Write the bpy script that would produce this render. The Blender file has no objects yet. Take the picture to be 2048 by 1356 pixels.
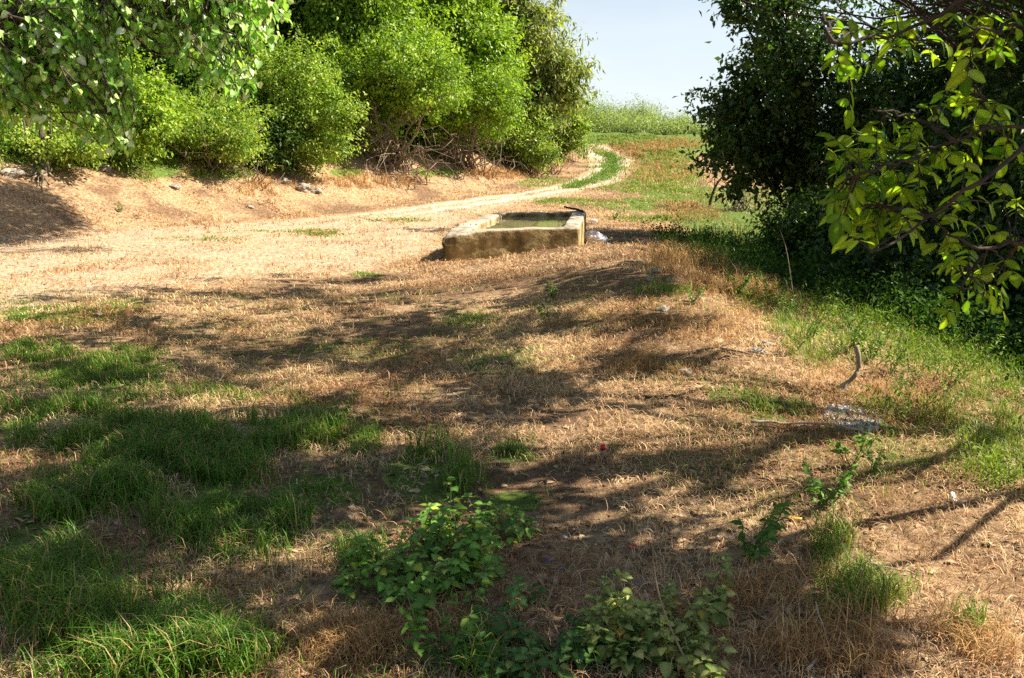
import bpy, math, random
import numpy as np
from mathutils import Vector, noise as mnoise

# ------------------------------------------------------------------ camera, sky, sun, exposure
scene = bpy.context.scene
rng = np.random.default_rng(11)
random.seed(11)
FPX = 1800.0                      # focal length in photo pixels (2048 wide)
PITCH = math.radians(11.25)
CAM = np.array([0.0, 0.0, 1.65])

cam_data = bpy.data.cameras.new('camera')
cam_data.sensor_width = 36.0
cam_data.lens = FPX / 2048 * 36.0
cam_data.clip_end = 3000
cam = bpy.data.objects.new('camera', cam_data)
scene.collection.objects.link(cam)
cam.location = CAM
cam.rotation_euler = (math.radians(90) - PITCH, 0, 0)
scene.camera = cam

SUN_EL, SUN_AZ = math.radians(43), math.radians(10)       # azimuth measured from +X towards +Y
SUN = np.array([math.cos(SUN_EL) * math.cos(SUN_AZ), math.cos(SUN_EL) * math.sin(SUN_AZ), math.sin(SUN_EL)])

world = bpy.data.worlds.new('World')
scene.world = world
world.use_nodes = True
wn, wl = world.node_tree.nodes, world.node_tree.links
wn.clear()
sky = wn.new('ShaderNodeTexSky'); sky.sky_type = 'NISHITA'; sky.sun_disc = False
sky.sun_elevation = SUN_EL; sky.sun_rotation = math.radians(90) - SUN_AZ
sky.air_density = 1.0; sky.dust_density = 1.2; sky.ozone_density = 1.5
bg = wn.new('ShaderNodeBackground'); bg.inputs[1].default_value = 0.05
wo = wn.new('ShaderNodeOutputWorld')
# thin bright haze low over the horizon and faint cirrus
wtc = wn.new('ShaderNodeTexCoord'); wsep = wn.new('ShaderNodeSeparateXYZ'); wl.new(wtc.outputs['Generated'], wsep.inputs[0])
wmr = wn.new('ShaderNodeMapRange'); wmr.inputs[1].default_value = 0.0; wmr.inputs[2].default_value = 0.5; wmr.inputs[3].default_value = 0.80; wmr.inputs[4].default_value = 0.0
wl.new(wsep.outputs[2], wmr.inputs[0])
wmp = wn.new('ShaderNodeMapping'); wmp.inputs['Scale'].default_value = (1.5, 1.5, 7); wl.new(wtc.outputs['Generated'], wmp.inputs[0])
wno = wn.new('ShaderNodeTexNoise'); wno.inputs['Scale'].default_value = 2.2; wno.inputs['Detail'].default_value = 6; wl.new(wmp.outputs[0], wno.inputs['Vector'])
wad = wn.new('ShaderNodeMath'); wad.operation = 'MULTIPLY_ADD'; wad.inputs[1].default_value = 0.5; wad.use_clamp = True
wl.new(wno.outputs[0], wad.inputs[0])
wsb = wn.new('ShaderNodeMath'); wsb.operation = 'SUBTRACT'; wsb.inputs[1].default_value = 0.25; wl.new(wmr.outputs[0], wsb.inputs[0]); wl.new(wsb.outputs[0], wad.inputs[2])
wmx = wn.new('ShaderNodeMix'); wmx.data_type = 'RGBA'; wmx.inputs[7].default_value = (7.6, 8.3, 8.8, 1)
wl.new(wad.outputs[0], wmx.inputs[0]); wl.new(sky.outputs[0], wmx.inputs[6])
wl.new(wmx.outputs[2], bg.inputs[0]); wl.new(bg.outputs[0], wo.inputs[0])

sun_data = bpy.data.lights.new('sun', 'SUN')
sun_data.energy = 5.0; sun_data.angle = math.radians(0.5); sun_data.color = (1.0, 0.91, 0.76)
sun = bpy.data.objects.new('sun', sun_data)
scene.collection.objects.link(sun)
sun.rotation_euler = Vector(-SUN).to_track_quat('-Z', 'Y').to_euler()
sun.location = (20, 5, 20)

scene.view_settings.view_transform = 'Standard'
scene.view_settings.look = 'None'
scene.view_settings.exposure = 1.42
scene.view_settings.gamma = 1.0
scene.render.engine = 'CYCLES'
scene.cycles.max_bounces = 6
scene.cycles.diffuse_bounces = 3
scene.cycles.glossy_bounces = 2
scene.cycles.transmission_bounces = 4
scene.cycles.transparent_max_bounces = 4
scene.cycles.use_denoising = False
scene.cycles.caustics_reflective = False
scene.cycles.caustics_refractive = False

# ------------------------------------------------------------------ noise and terrain
def _h2(ix, iy, s):
    v = np.sin(ix * 127.1 + iy * 311.7 + s * 74.7) * 43758.5453
    return v - np.floor(v)

def vnoise(x, y, s=0):
    x = np.asarray(x, float); y = np.asarray(y, float)
    ix, iy = np.floor(x), np.floor(y)
    fx, fy = x - ix, y - iy
    fx = fx * fx * (3 - 2 * fx); fy = fy * fy * (3 - 2 * fy)
    a = _h2(ix, iy, s); b = _h2(ix + 1, iy, s); c = _h2(ix, iy + 1, s); d = _h2(ix + 1, iy + 1, s)
    return (a * (1 - fx) + b * fx) * (1 - fy) + (c * (1 - fx) + d * fx) * fy

def fbm(x, y, s=0, o=4):
    t, amp, tot = 0, 1.0, 0
    for i in range(o):
        t = t + amp * vnoise(x * 2 ** i, y * 2 ** i, s + i * 13); tot += amp; amp *= 0.5
    return t / tot

def sstep(a, b, v):
    t = np.clip((v - a) / (b - a), 0, 1)
    return t * t * (3 - 2 * t)

FOOT_Y = [-40, 0, 15, 18, 22, 26, 30, 35, 40, 48, 57, 70, 120, 400]
FOOT_X = [-11.5, -11.5, -10.6, -9.9, -9.2, -7.4, -5.2, -2.6, 0.3, 2.5, 3.0, 1.0, -25, -60]

def bank_u(x, y):
    return (np.interp(y, FOOT_Y, FOOT_X) - x) * 0.86

def H(x, y, micro=True):
    x = np.asarray(x, float); y = np.asarray(y, float)
    d = np.clip(y - 22, 0, 48)
    z = 0.00158 * d * d
    far = np.clip(y - 70, 0, 60)
    z = z + 0.02 * far - 0.0008 * far * far
    z = z - 0.035 * (x - 6) * sstep(55, 75, y) * (1 - sstep(120, 160, y)) + 0.9 * (fbm(x * .12, y * .12, 15, 3) - .5) * sstep(50, 66, y)
    z = z - 6.0 * sstep(135, 330, y)
    # bank on the left
    u = bank_u(x, y)
    hb = 1.65 * sstep(-0.2, 3.8, u) + 0.07 * np.clip(u - 3, 0, 40)
    hb = hb * (1 - 0.35 * sstep(38, 60, y)) * (1 - sstep(75, 110, y))
    z = z + hb
    z = z + 0.30 * (fbm(x * 0.6, y * 0.6, 5) - 0.5) * sstep(0.3, 2.0, u)
    # slope down on the right
    r = x - 3.0 + 0.6 * (vnoise(y * 0.35, x * 0.1, 3) - 0.5)
    z = z - 0.95 * sstep(-0.2, 4.2, r) * (1 - sstep(24, 34, y))
    # low mound before the trough and ridge
    z = z + 0.24 * np.exp(-((x - 1.7) / 1.25) ** 2) * sstep(4.5, 8, y) * (1 - sstep(13.5, 17, y))
    z = z + 0.6 * (fbm(x * .45, y * .45, 16, 3) - .5) * sstep(44, 56, y)
    z = z + 0.13 * np.exp(-(((x - 0.8) / 1.3) ** 2 + ((y - 14.6) / 1.2) ** 2))
    z = z + 0.16 * np.exp(-(((x - 1.0) / 1.4) ** 2 + ((y - 10.8) / 2.2) ** 2))
    z = z - 0.10 * np.exp(-(((x + 2.6) / 1.6) ** 2 + ((y - 12.0) / 3.0) ** 2))
    if micro:
        near = 1.0 / (1 + (np.abs(y) / 40) ** 2) * (1 + .9 * sstep(.2, 2, u))
        z = z + 0.10 * (fbm(x * 0.7, y * 0.7, 21, 3) - 0.5) + 0.065 * near * (fbm(x * 3.1, y * 3.1, 31, 5) - 0.5)
    return z

_CP, _SP = math.cos(PITCH), math.sin(PITCH)
def rays(px, py):
    cx = (np.asarray(px, float) - 1024) / FPX; cy = -(np.asarray(py, float) - 678) / FPX
    return np.stack([cx, _CP + cy * _SP, -_SP + cy * _CP], -1)

def ground(px, py):
    """points of the terrain seen at photo pixels"""
    d = rays(np.atleast_1d(px), np.atleast_1d(py))
    t = np.geomspace(1.8, 170, 110)
    out = np.zeros((len(d), 3))
    for s in range(0, len(d), 4000):
        dd = d[s:s + 4000]
        p = CAM + dd[:, None, :] * t[None, :, None]
        below = p[..., 2] < H(p[..., 0], p[..., 1], False)
        i = np.argmax(below, 1); i[~below.any(1)] = len(t) - 1
        i = np.maximum(i, 1)
        lo, hi = t[i - 1] * .97, np.minimum(t[i] * 1.03, 175)
        for _ in range(11):
            m = (lo + hi) / 2; q = CAM + dd * m[:, None]
            bl = q[:, 2] < H(q[:, 0], q[:, 1])
            hi = np.where(bl, m, hi); lo = np.where(bl, lo, m)
        q = CAM + dd * hi[:, None]
        q[:, 2] = H(q[:, 0], q[:, 1])
        out[s:s + 4000] = q
    return out

def g1(px, py):
    return ground([px], [py])[0]

def at(px, py, dist):
    d = rays(px, py)
    return CAM + d * dist

def project(p):
    v = np.asarray(p, float) - CAM
    zf = v[..., 1] * _CP - v[..., 2] * _SP
    u = v[..., 1] * _SP + v[..., 2] * _CP
    zf_ = np.where(np.abs(zf) < 1e-6, 1e-6, zf)
    return 1024 + FPX * v[..., 0] / zf_, 678 - FPX * u / zf_, zf

# ------------------------------------------------------------------ materials
def new_mat(name):
    m = bpy.data.materials.new(name); m.use_nodes = True
    nt = m.node_tree; nt.nodes.clear()
    return m, nt.nodes, nt.links

def leaf_mat(name, transl=0.4, rough=0.45, spec=0.35, tint=(1.0, 1.15, 0.45)):
    m, n, l = new_mat(name)
    a = n.new('ShaderNodeAttribute'); a.attribute_name = 'Col'
    p = n.new('ShaderNodeBsdfPrincipled'); p.inputs['Roughness'].default_value = rough
    p.inputs['Specular IOR Level'].default_value = spec
    t = n.new('ShaderNodeBsdfTranslucent')
    mul = n.new('ShaderNodeMix'); mul.data_type = 'RGBA'; mul.blend_type = 'MULTIPLY'
    mul.inputs[0].default_value = 1.0; mul.inputs[7].default_value = (*tint, 1)
    l.new(a.outputs['Color'], mul.inputs[6]); l.new(mul.outputs[2], t.inputs[0])
    l.new(a.outputs['Color'], p.inputs['Base Color'])
    mx = n.new('ShaderNodeMixShader'); mx.inputs[0].default_value = transl
    l.new(p.outputs[0], mx.inputs[1]); l.new(t.outputs[0], mx.inputs[2])
    o = n.new('ShaderNodeOutputMaterial'); l.new(mx.outputs[0], o.inputs[0])
    return m

def ramp(n, stops):
    r = n.new('ShaderNodeValToRGB')
    e = r.color_ramp.elements
    while len(e) < len(stops): e.new(0.5)
    for k, (pos, c) in enumerate(stops):
        e[k].position = pos; e[k].color = (*c, 1)
    return r

def noisy_mat(name, stops, scale=8, detail=6, rough=0.9, bump=0.3, bscale=30, spec=0.2, stretch=None, dist=0.02):
    m, n, l = new_mat(name)
    tc = n.new('ShaderNodeTexCoord'); mp = n.new('ShaderNodeMapping')
    if stretch: mp.inputs['Scale'].default_value = stretch
    l.new(tc.outputs['Object'], mp.inputs[0])
    t = n.new('ShaderNodeTexNoise'); t.inputs['Scale'].default_value = scale; t.inputs['Detail'].default_value = detail
    t.inputs['Roughness'].default_value = 0.65
    l.new(mp.outputs[0], t.inputs['Vector'])
    r = ramp(n, stops); l.new(t.outputs[0], r.inputs[0])
    p = n.new('ShaderNodeBsdfPrincipled'); p.inputs['Roughness'].default_value = rough
    p.inputs['Specular IOR Level'].default_value = spec
    l.new(r.outputs[0], p.inputs['Base Color'])
    b = n.new('ShaderNodeTexNoise'); b.inputs['Scale'].default_value = bscale; b.inputs['Detail'].default_value = 5
    l.new(mp.outputs[0], b.inputs['Vector'])
    bp = n.new('ShaderNodeBump'); bp.inputs['Strength'].default_value = bump; bp.inputs['Distance'].default_value = dist
    l.new(b.outputs[0], bp.inputs['Height']); l.new(bp.outputs[0], p.inputs['Normal'])
    o = n.new('ShaderNodeOutputMaterial'); l.new(p.outputs[0], o.inputs[0])
    return m

def flat_mat(name, c, rough=0.5, spec=0.4):
    return noisy_mat(name, [(0.3, tuple(v * 0.8 for v in c)), (0.7, c)], scale=40, rough=rough, bump=0.1, spec=spec)

def ground_mat():
    m, n, l = new_mat('ground_soil')
    geo = n.new('ShaderNodeNewGeometry')
    a = n.new('ShaderNodeAttribute'); a.attribute_name = 'Col'          # zones: R soil, G green moss cover, B trodden pale yard
    sep = n.new('ShaderNodeSeparateColor'); l.new(a.outputs['Color'], sep.inputs[0])
    def nz(sc, det=6, ro=0.6, stretch=None):
        t = n.new('ShaderNodeTexNoise'); t.inputs['Scale'].default_value = sc; t.inputs['Detail'].default_value = det
        t.inputs['Roughness'].default_value = ro
        l.new(geo.outputs['Position'], t.inputs['Vector']); return t
    n1 = nz(1.7, 8, 0.7); n2 = nz(14, 8, 0.75); n3 = nz(60, 4, 0.7)
    straw = ramp(n, [(0.32, (0.10, 0.055, 0.03)), (0.44, (0.27, 0.165, 0.09)), (0.56, (0.47, 0.315, 0.18)), (0.72, (0.68, 0.51, 0.33))])
    l.new(n2.outputs[0], straw.inputs[0])
    soil = ramp(n, [(0.3, (0.085, 0.05, 0.03)), (0.5, (0.19, 0.115, 0.065)), (0.72, (0.37, 0.245, 0.15))])
    l.new(n2.outputs[0], soil.inputs[0])
    yard = ramp(n, [(0.34, (0.17, 0.11, 0.07)), (0.46, (0.42, 0.29, 0.18)), (0.62, (0.64, 0.49, 0.34))])
    l.new(n2.outputs[0], yard.inputs[0])
    green = ramp(n, [(0.3, (0.05, 0.08, 0.015)), (0.6, (0.14, 0.20, 0.04)), (0.8, (0.33, 0.30, 0.10))])
    l.new(n2.outputs[0], green.inputs[0])
    def mix(fac, c1, c2):
        x = n.new('ShaderNodeMix'); x.data_type = 'RGBA'
        l.new(fac, x.inputs[0]); l.new(c1, x.inputs[6]); l.new(c2, x.inputs[7]); return x.outputs[2]
    def edge(src):
        ad = n.new('ShaderNodeMath'); ad.operation = 'MULTIPLY_ADD'; ad.inputs[1].default_value = 1.0
        sb = n.new('ShaderNodeMath'); sb.operation = 'SUBTRACT'; sb.inputs[1].default_value = 0.5
        l.new(n1.outputs[0], sb.inputs[0]); l.new(src, ad.inputs[0]); l.new(sb.outputs[0], ad.inputs[2])
        mr = n.new('ShaderNodeMapRange'); mr.inputs[1].default_value = 0.35; mr.inputs[2].default_value = 0.65
        l.new(ad.outputs[0], mr.inputs[0]); return mr.outputs[0]
    c = mix(edge(sep.outputs[0]), straw.outputs[0], soil.outputs[0])
    c = mix(edge(sep.outputs[2]), c, yard.outputs[0])
    c = mix(edge(sep.outputs[1]), c, green.outputs[0])
    p = n.new('ShaderNodeBsdfPrincipled'); p.inputs['Roughness'].default_value = 0.95; p.inputs['Specular IOR Level'].default_value = 0.1
    l.new(c, p.inputs['Base Color'])
    add = n.new('ShaderNodeMath'); add.operation = 'MULTIPLY_ADD'; add.inputs[1].default_value = 0.35
    l.new(n3.outputs[0], add.inputs[0]); l.new(n2.outputs[0], add.inputs[2])
    bp = n.new('ShaderNodeBump'); bp.inputs['Strength'].default_value = 0.8; bp.inputs['Distance'].default_value = 0.05
    l.new(add.outputs[0], bp.inputs['Height']); l.new(bp.outputs[0], p.inputs['Normal'])
    o = n.new('ShaderNodeOutputMaterial'); l.new(p.outputs[0], o.inputs[0])
    return m

def concrete_mat():
    m, n, l = new_mat('trough_concrete')
    geo = n.new('ShaderNodeNewGeometry')
    mp = n.new('ShaderNodeMapping'); mp.inputs['Scale'].default_value = (1, 1, .4); l.new(geo.outputs['Position'], mp.inputs[0])
    t = n.new('ShaderNodeTexNoise'); t.inputs['Scale'].default_value = 3.2; t.inputs['Detail'].default_value = 10; t.inputs['Roughness'].default_value = 0.62
    t2 = n.new('ShaderNodeTexNoise'); t2.inputs['Scale'].default_value = 2.2; t2.inputs['Detail'].default_value = 5
    l.new(mp.outputs[0], t.inputs['Vector']); l.new(geo.outputs['Position'], t2.inputs['Vector'])
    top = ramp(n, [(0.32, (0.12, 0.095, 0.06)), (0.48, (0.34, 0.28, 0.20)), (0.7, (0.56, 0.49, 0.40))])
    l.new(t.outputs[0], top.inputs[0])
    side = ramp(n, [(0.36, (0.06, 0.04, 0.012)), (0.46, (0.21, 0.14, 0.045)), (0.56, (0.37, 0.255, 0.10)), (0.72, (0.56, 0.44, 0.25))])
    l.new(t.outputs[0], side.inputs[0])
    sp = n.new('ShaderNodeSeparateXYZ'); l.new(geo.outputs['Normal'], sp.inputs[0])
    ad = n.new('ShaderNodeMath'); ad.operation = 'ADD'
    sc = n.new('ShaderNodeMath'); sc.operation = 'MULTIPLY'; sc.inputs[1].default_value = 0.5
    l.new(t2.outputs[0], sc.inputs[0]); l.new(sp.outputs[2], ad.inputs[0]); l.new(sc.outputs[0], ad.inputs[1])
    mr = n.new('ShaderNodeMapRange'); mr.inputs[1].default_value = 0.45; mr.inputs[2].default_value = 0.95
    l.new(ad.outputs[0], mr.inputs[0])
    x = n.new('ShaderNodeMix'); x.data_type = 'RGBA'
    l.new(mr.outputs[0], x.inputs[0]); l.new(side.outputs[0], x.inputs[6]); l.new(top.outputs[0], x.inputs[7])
    p = n.new('ShaderNodeBsdfPrincipled'); p.inputs['Roughness'].default_value = 0.85
    l.new(x.outputs[2], p.inputs['Base Color'])
    b = n.new('ShaderNodeTexNoise'); b.inputs['Scale'].default_value = 35; b.inputs['Detail'].default_value = 6
    l.new(geo.outputs['Position'], b.inputs['Vector'])
    bp = n.new('ShaderNodeBump'); bp.inputs['Strength'].default_value = 0.5; bp.inputs['Distance'].default_value = 0.02
    l.new(b.outputs[0], bp.inputs['Height']); l.new(bp.outputs[0], p.inputs['Normal'])
    o = n.new('ShaderNodeOutputMaterial'); l.new(p.outputs[0], o.inputs[0])
    return m

def water_mat():
    m, n, l = new_mat('trough_water')
    geo = n.new('ShaderNodeNewGeometry')
    p = n.new('ShaderNodeBsdfPrincipled'); p.inputs['Base Color'].default_value = (0.26, 0.225, 0.11, 1)
    p.inputs['Roughness'].default_value = 0.03; p.inputs['IOR'].default_value = 1.33
    b = n.new('ShaderNodeTexNoise'); b.inputs['Scale'].default_value = 6; b.inputs['Detail'].default_value = 2
    l.new(geo.outputs['Position'], b.inputs['Vector'])
    bp = n.new('ShaderNodeBump'); bp.inputs['Strength'].default_value = 0.06; bp.inputs['Distance'].default_value = 0.02
    l.new(b.outputs[0], bp.inputs['Height']); l.new(bp.outputs[0], p.inputs['Normal'])
    o = n.new('ShaderNodeOutputMaterial'); l.new(p.outputs[0], o.inputs[0])
    return m

M_LEAF = leaf_mat('foliage_leaf', 0.42)
M_GLOSSLEAF = leaf_mat('glossy_leaf', 0.38, 0.4, 0.4)
M_WALNUT = leaf_mat('walnut_leaf', 0.6, 0.45, 0.4, (1.3, 1.35, 0.4))
M_NETTLE = leaf_mat('nettle_leaf', 0.35, 0.55, 0.3)
M_WEED = leaf_mat('undergrowth_leaf', 0.3, 0.75, 0.1)
M_GRASS = leaf_mat('grass_blade', 0.35, 0.5, 0.3)
M_STRAW = leaf_mat('straw_blade', 0.25, 0.7, 0.15, (1.0, 0.9, 0.7))
M_LITTER = leaf_mat('litter_leaf', 0.1, 0.8, 0.1, (1, 0.9, 0.7))
M_BARK = noisy_mat('bark', [(0.3, (0.035, 0.026, 0.02)), (0.55, (0.10, 0.078, 0.06)), (0.75, (0.21, 0.175, 0.14))], 9, stretch=(1, 1, 0.25), bump=0.8, bscale=25)
M_DARKBARK = noisy_mat('dark_bark', [(0.3, (0.018, 0.013, 0.011)), (0.7, (0.075, 0.055, 0.045))], 20, bump=0.6)
M_TWIG = noisy_mat('grey_twig', [(0.3, (0.12, 0.085, 0.055)), (0.7, (0.34, 0.27, 0.20))], 14, bump=0.4)
M_PALEWOOD = noisy_mat('bleached_wood', [(0.3, (0.26, 0.21, 0.15)), (0.7, (0.52, 0.45, 0.35))], 18, bump=0.4)
M_STEM = noisy_mat('green_stem', [(0.3, (0.07, 0.10, 0.03)), (0.7, (0.14, 0.17, 0.06))], 20, bump=0.2)
M_STONE = noisy_mat('stone', [(0.3, (0.13, 0.10, 0.08)), (0.5, (0.28, 0.235, 0.19)), (0.72, (0.46, 0.41, 0.35))], 12, bump=0.7)
M_CONCRETE = concrete_mat()
M_WATER = water_mat()
M_GROUND = ground_mat()
M_TRACK = noisy_mat('track_dust', [(0.32, (0.30, 0.21, 0.14)), (0.48, (0.52, 0.39, 0.28)), (0.66, (0.68, 0.55, 0.43))], 2.5, detail=10, bump=0.6, bscale=12, dist=0.04)
M_BAG = flat_mat('white_plastic_film', (0.84, 0.82, 0.86), 0.55, 0.4)
M_RED = flat_mat('red_plastic', (0.75, 0.03, 0.05), 0.4)
M_BLUE = flat_mat('blue_plastic', (0.03, 0.12, 0.75), 0.4)
M_YELLOW = flat_mat('yellow_plastic', (0.85, 0.50, 0.05), 0.4)
M_WHITE = flat_mat('white_scrap', (0.80, 0.78, 0.74), 0.6)
M_BRASS = flat_mat('dull_brass', (0.30, 0.20, 0.12), 0.4)
M_ASH = noisy_mat('ash', [(0.3, (0.2, 0.19, 0.18)), (0.5, (0.5, 0.49, 0.47)), (0.66, (0.8, 0.79, 0.77))], 22, bump=0.8)

# ------------------------------------------------------------------ mesh helpers
def link(o, parent=None):
    scene.collection.objects.link(o)
    if parent is not None: o.parent = parent
    return o

def mesh_np(name, verts, tris, mat, parent=None, cols=None, smooth=True, origin=None):
    verts = np.asarray(verts, np.float32).reshape(-1, 3); tris = np.asarray(tris, np.int32)
    k = tris.shape[1]
    if origin is not None: verts = verts - np.asarray(origin, np.float32)
    me = bpy.data.meshes.new(name)
    me.vertices.add(len(verts)); me.vertices.foreach_set('co', verts.ravel())
    me.loops.add(tris.size); me.loops.foreach_set('vertex_index', tris.ravel())
    me.polygons.add(len(tris))
    me.polygons.foreach_set('loop_start', np.arange(0, tris.size, k, dtype=np.int32))
    me.polygons.foreach_set('loop_total', np.full(len(tris), k, np.int32))
    me.polygons.foreach_set('use_smooth', np.full(len(tris), smooth, bool))
    if cols is not None:
        at_ = me.attributes.new('Col', 'FLOAT_COLOR', 'POINT')
        c4 = np.ones((len(verts), 4), np.float32); c4[:, :3] = cols
        at_.data.foreach_set('color', c4.ravel())
    me.update(calc_edges=True)
    me.materials.append(mat)
    o = bpy.data.objects.new(name, me)
    link(o, parent)
    if origin is not None: o.location = origin if parent is None else (np.asarray(origin) - np.asarray(parent.location))
    return o

def tag(o, label=None, cat=None, group=None, kind=None):
    if label: o['label'] = label
    if cat: o['category'] = cat
    if group: o['group'] = group
    if kind: o['kind'] = kind
    return o

def thing(name, loc, label, cat, group=None):
    o = bpy.data.objects.new(name, None); o.empty_display_size = 0.2
    link(o); o.location = loc
    return tag(o, label, cat, group)

def copy_tree(o, loc, rz, sc, label=None, group=None):
    c = o.copy(); scene.collection.objects.link(c)
    c.location = loc; c.rotation_euler = (random.uniform(-.12, .12), random.uniform(-.12, .12), rz); c.scale = (sc, sc, sc)
    if label: c['label'] = label
    if group: c['group'] = group
    for ch in list(o.children):
        d = ch.copy(); scene.collection.objects.link(d); d.parent = c
    return c

def unit(v):
    v = np.asarray(v, float)
    return v / np.maximum(np.linalg.norm(v, axis=-1, keepdims=True), 1e-9)

def rvec(n):
    return unit(rng.normal(size=(n, 3)))

def instance(tv, tf, pos, axis, normal, scale, cols, width=None):
    """many copies of a small template in one mesh: y of the template runs along axis"""
    y = unit(axis); z = normal - (normal * y).sum(-1, keepdims=True) * y
    z = unit(z); x = np.cross(y, z)
    s = np.asarray(scale, float).reshape(-1, 1, 1)
    w = s if width is None else np.asarray(width, float).reshape(-1, 1, 1)
    v = pos[:, None, :] + w * tv[None, :, 0:1] * x[:, None, :] + s * (tv[None, :, 1:2] * y[:, None, :] + tv[None, :, 2:3] * z[:, None, :])
    k = len(tv)
    f = tf[None] + (np.arange(len(pos)) * k)[:, None, None]
    c = np.repeat(cols, k, 0)
    if k >= 12 and k % 3 == 0:          # leaf with a midrib: paler along it
        m = np.tile(np.array([.92, 1.5, .92]), k // 3); c = c * np.tile(m, len(pos))[:, None]
    return v.reshape(-1, 3), f.reshape(-1, tf.shape[1]), c

def strip_leaf(ts, ws, droop=0.2, fold=0.12, notch=None):
    """leaf from stations along its midrib; returns verts and tris"""
    v, f = [], []
    for i, (t, w) in enumerate(zip(ts, ws)):
        zz = -droop * t * t
        dy = notch[i] if notch else 0
        v += [(-w, t + dy, zz + fold * w), (0, t, zz), (w, t + dy, zz + fold * w)]
    for i in range(len(ts) - 1):
        a = 3 * i; b = a + 3
        f += [(a, a + 1, b + 1), (a, b + 1, b), (a + 1, a + 2, b + 2), (a + 1, b + 2, b + 1)]
    return np.array(v, float), np.array(f, int)

T_LEAF4 = (np.array([(0, 0, 0), (.27, .42, .07), (0, 1, -.14), (-.27, .42, .07)], float), np.array([(0, 1, 2), (0, 2, 3)]))
T_LEAFN = (np.array([(0, 0, 0), (.16, .42, .04), (0, 1, -.2), (-.16, .42, .04)], float), np.array([(0, 1, 2), (0, 2, 3)]))
T_LEAF6 = strip_leaf([0, .3, .7, 1], [.02, .25, .19, .0], .25, .25)
T_HEART = strip_leaf([0, .12, .38, .7, 1], [.04, .36, .42, .24, .0], .18, .22, [-.02, -.14, 0, 0, 0])
T_WALNUT = strip_leaf([0, .1, .28, .5, .72, .88, 1], [.015, .14, .235, .25, .195, .10, .0], .2, .22)
def nettle_leaf():
    ts, ws, nt = [0], [0.03], [0]
    prof = lambda t: 0.40 * (math.sin(math.pi * min(1, (t + 0.10) ** 0.75)) ** 0.8)
    n = 7
    for i in range(n):
        t = 0.06 + 0.9 * i / n
        ts += [t, t + 0.055]; ws += [prof(t) * 0.82, prof(t + .05) * 1.1]; nt += [0.01, 0.05]
    ts += [1.0]; ws += [0.0]; nt += [0]
    return strip_leaf(ts, ws, .28, .28, nt)
T_NETTLE = nettle_leaf()
T_BLADE = (np.array([(-.5, 0, 0), (.5, 0, 0), (-.4, .5, .06), (.4, .5, .06), (0, 1, -.12)], float), np.array([(0, 1, 3), (0, 3, 2), (2, 3, 4)]))
T_CURL = (np.array([(-.5, 0, 0), (.5, 0, 0), (-.45, .4, .16), (.45, .4, .16), (-.3, .75, .12), (.3, .75, .12), (.0, 1, -.1)], float),
          np.array([(0, 1, 3), (0, 3, 2), (2, 3, 5), (2, 5, 4), (4, 5, 6)]))

def tubes(paths, sides=6):
    V, F, base = [], [], 0
    for pts, rad in paths:
        pts = np.asarray(pts, float); rad = np.asarray(rad, float)
        n = len(pts)
        tan = np.gradient(pts, axis=0); tan = unit(tan)
        ref = np.array([0.31, 0.2, 0.93]) if abs(tan[0, 2]) < 0.8 else np.array([0.93, 0.31, 0.2])
        a = unit(np.cross(tan, ref)); b = np.cross(tan, a)
        ang = np.arange(sides) * 2 * math.pi / sides
        ring = pts[:, None, :] + rad[:, None, None] * (np.cos(ang)[None, :, None] * a[:, None, :] + np.sin(ang)[None, :, None] * b[:, None, :])
        V.append(ring.reshape(-1, 3))
        i = np.arange(n - 1)[:, None] * sides; j = np.arange(sides)[None, :]; j2 = (j + 1) % sides
        q = np.stack([i + j, i + j2, i + sides + j2, i + sides + j], -1).reshape(-1, 4) + base
        F.append(np.concatenate([q[:, [0, 1, 2]], q[:, [0, 2, 3]]]))
        V.append(pts[[0, -1]]); c0 = base + n * sides; c1 = c0 + 1
        jj = np.arange(sides); jn = (jj + 1) % sides
        F.append(np.stack([np.full(sides, c0), base + jn, base + jj], -1))
        e = base + (n - 1) * sides
        F.append(np.stack([np.full(sides, c1), e + jj, e + jn], -1))
        base += n * sides + 2
    return np.concatenate(V), np.concatenate(F)

def wander(p0, p1, n=7, amp=0.1, sag=0.0):
    p0, p1 = np.asarray(p0, float), np.asarray(p1, float)
    L = np.linalg.norm(p1 - p0)
    t = np.linspace(0, 1, n)[:, None]
    off = np.cumsum(rng.normal(size=(n, 3)), 0); off = off - off[0] - t * (off[-1] - off[0])
    p = p0 + (p1 - p0) * t + off * amp * L / math.sqrt(n)
    p[:, 2] += -sag * L * 4 * (t * (1 - t))[:, 0]
    return p

def jitter_cols(n, a, b, j=0.12, t=None):
    t = rng.random(n) if t is None else t
    c = np.array(a)[None] * (1 - t[:, None]) + np.array(b)[None] * t[:, None]
    return np.clip(c * (1 + j * rng.normal(size=(n, 1))) * (1 + 0.05 * rng.normal(size=(n, 3))), 0.004, 0.9)

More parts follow.
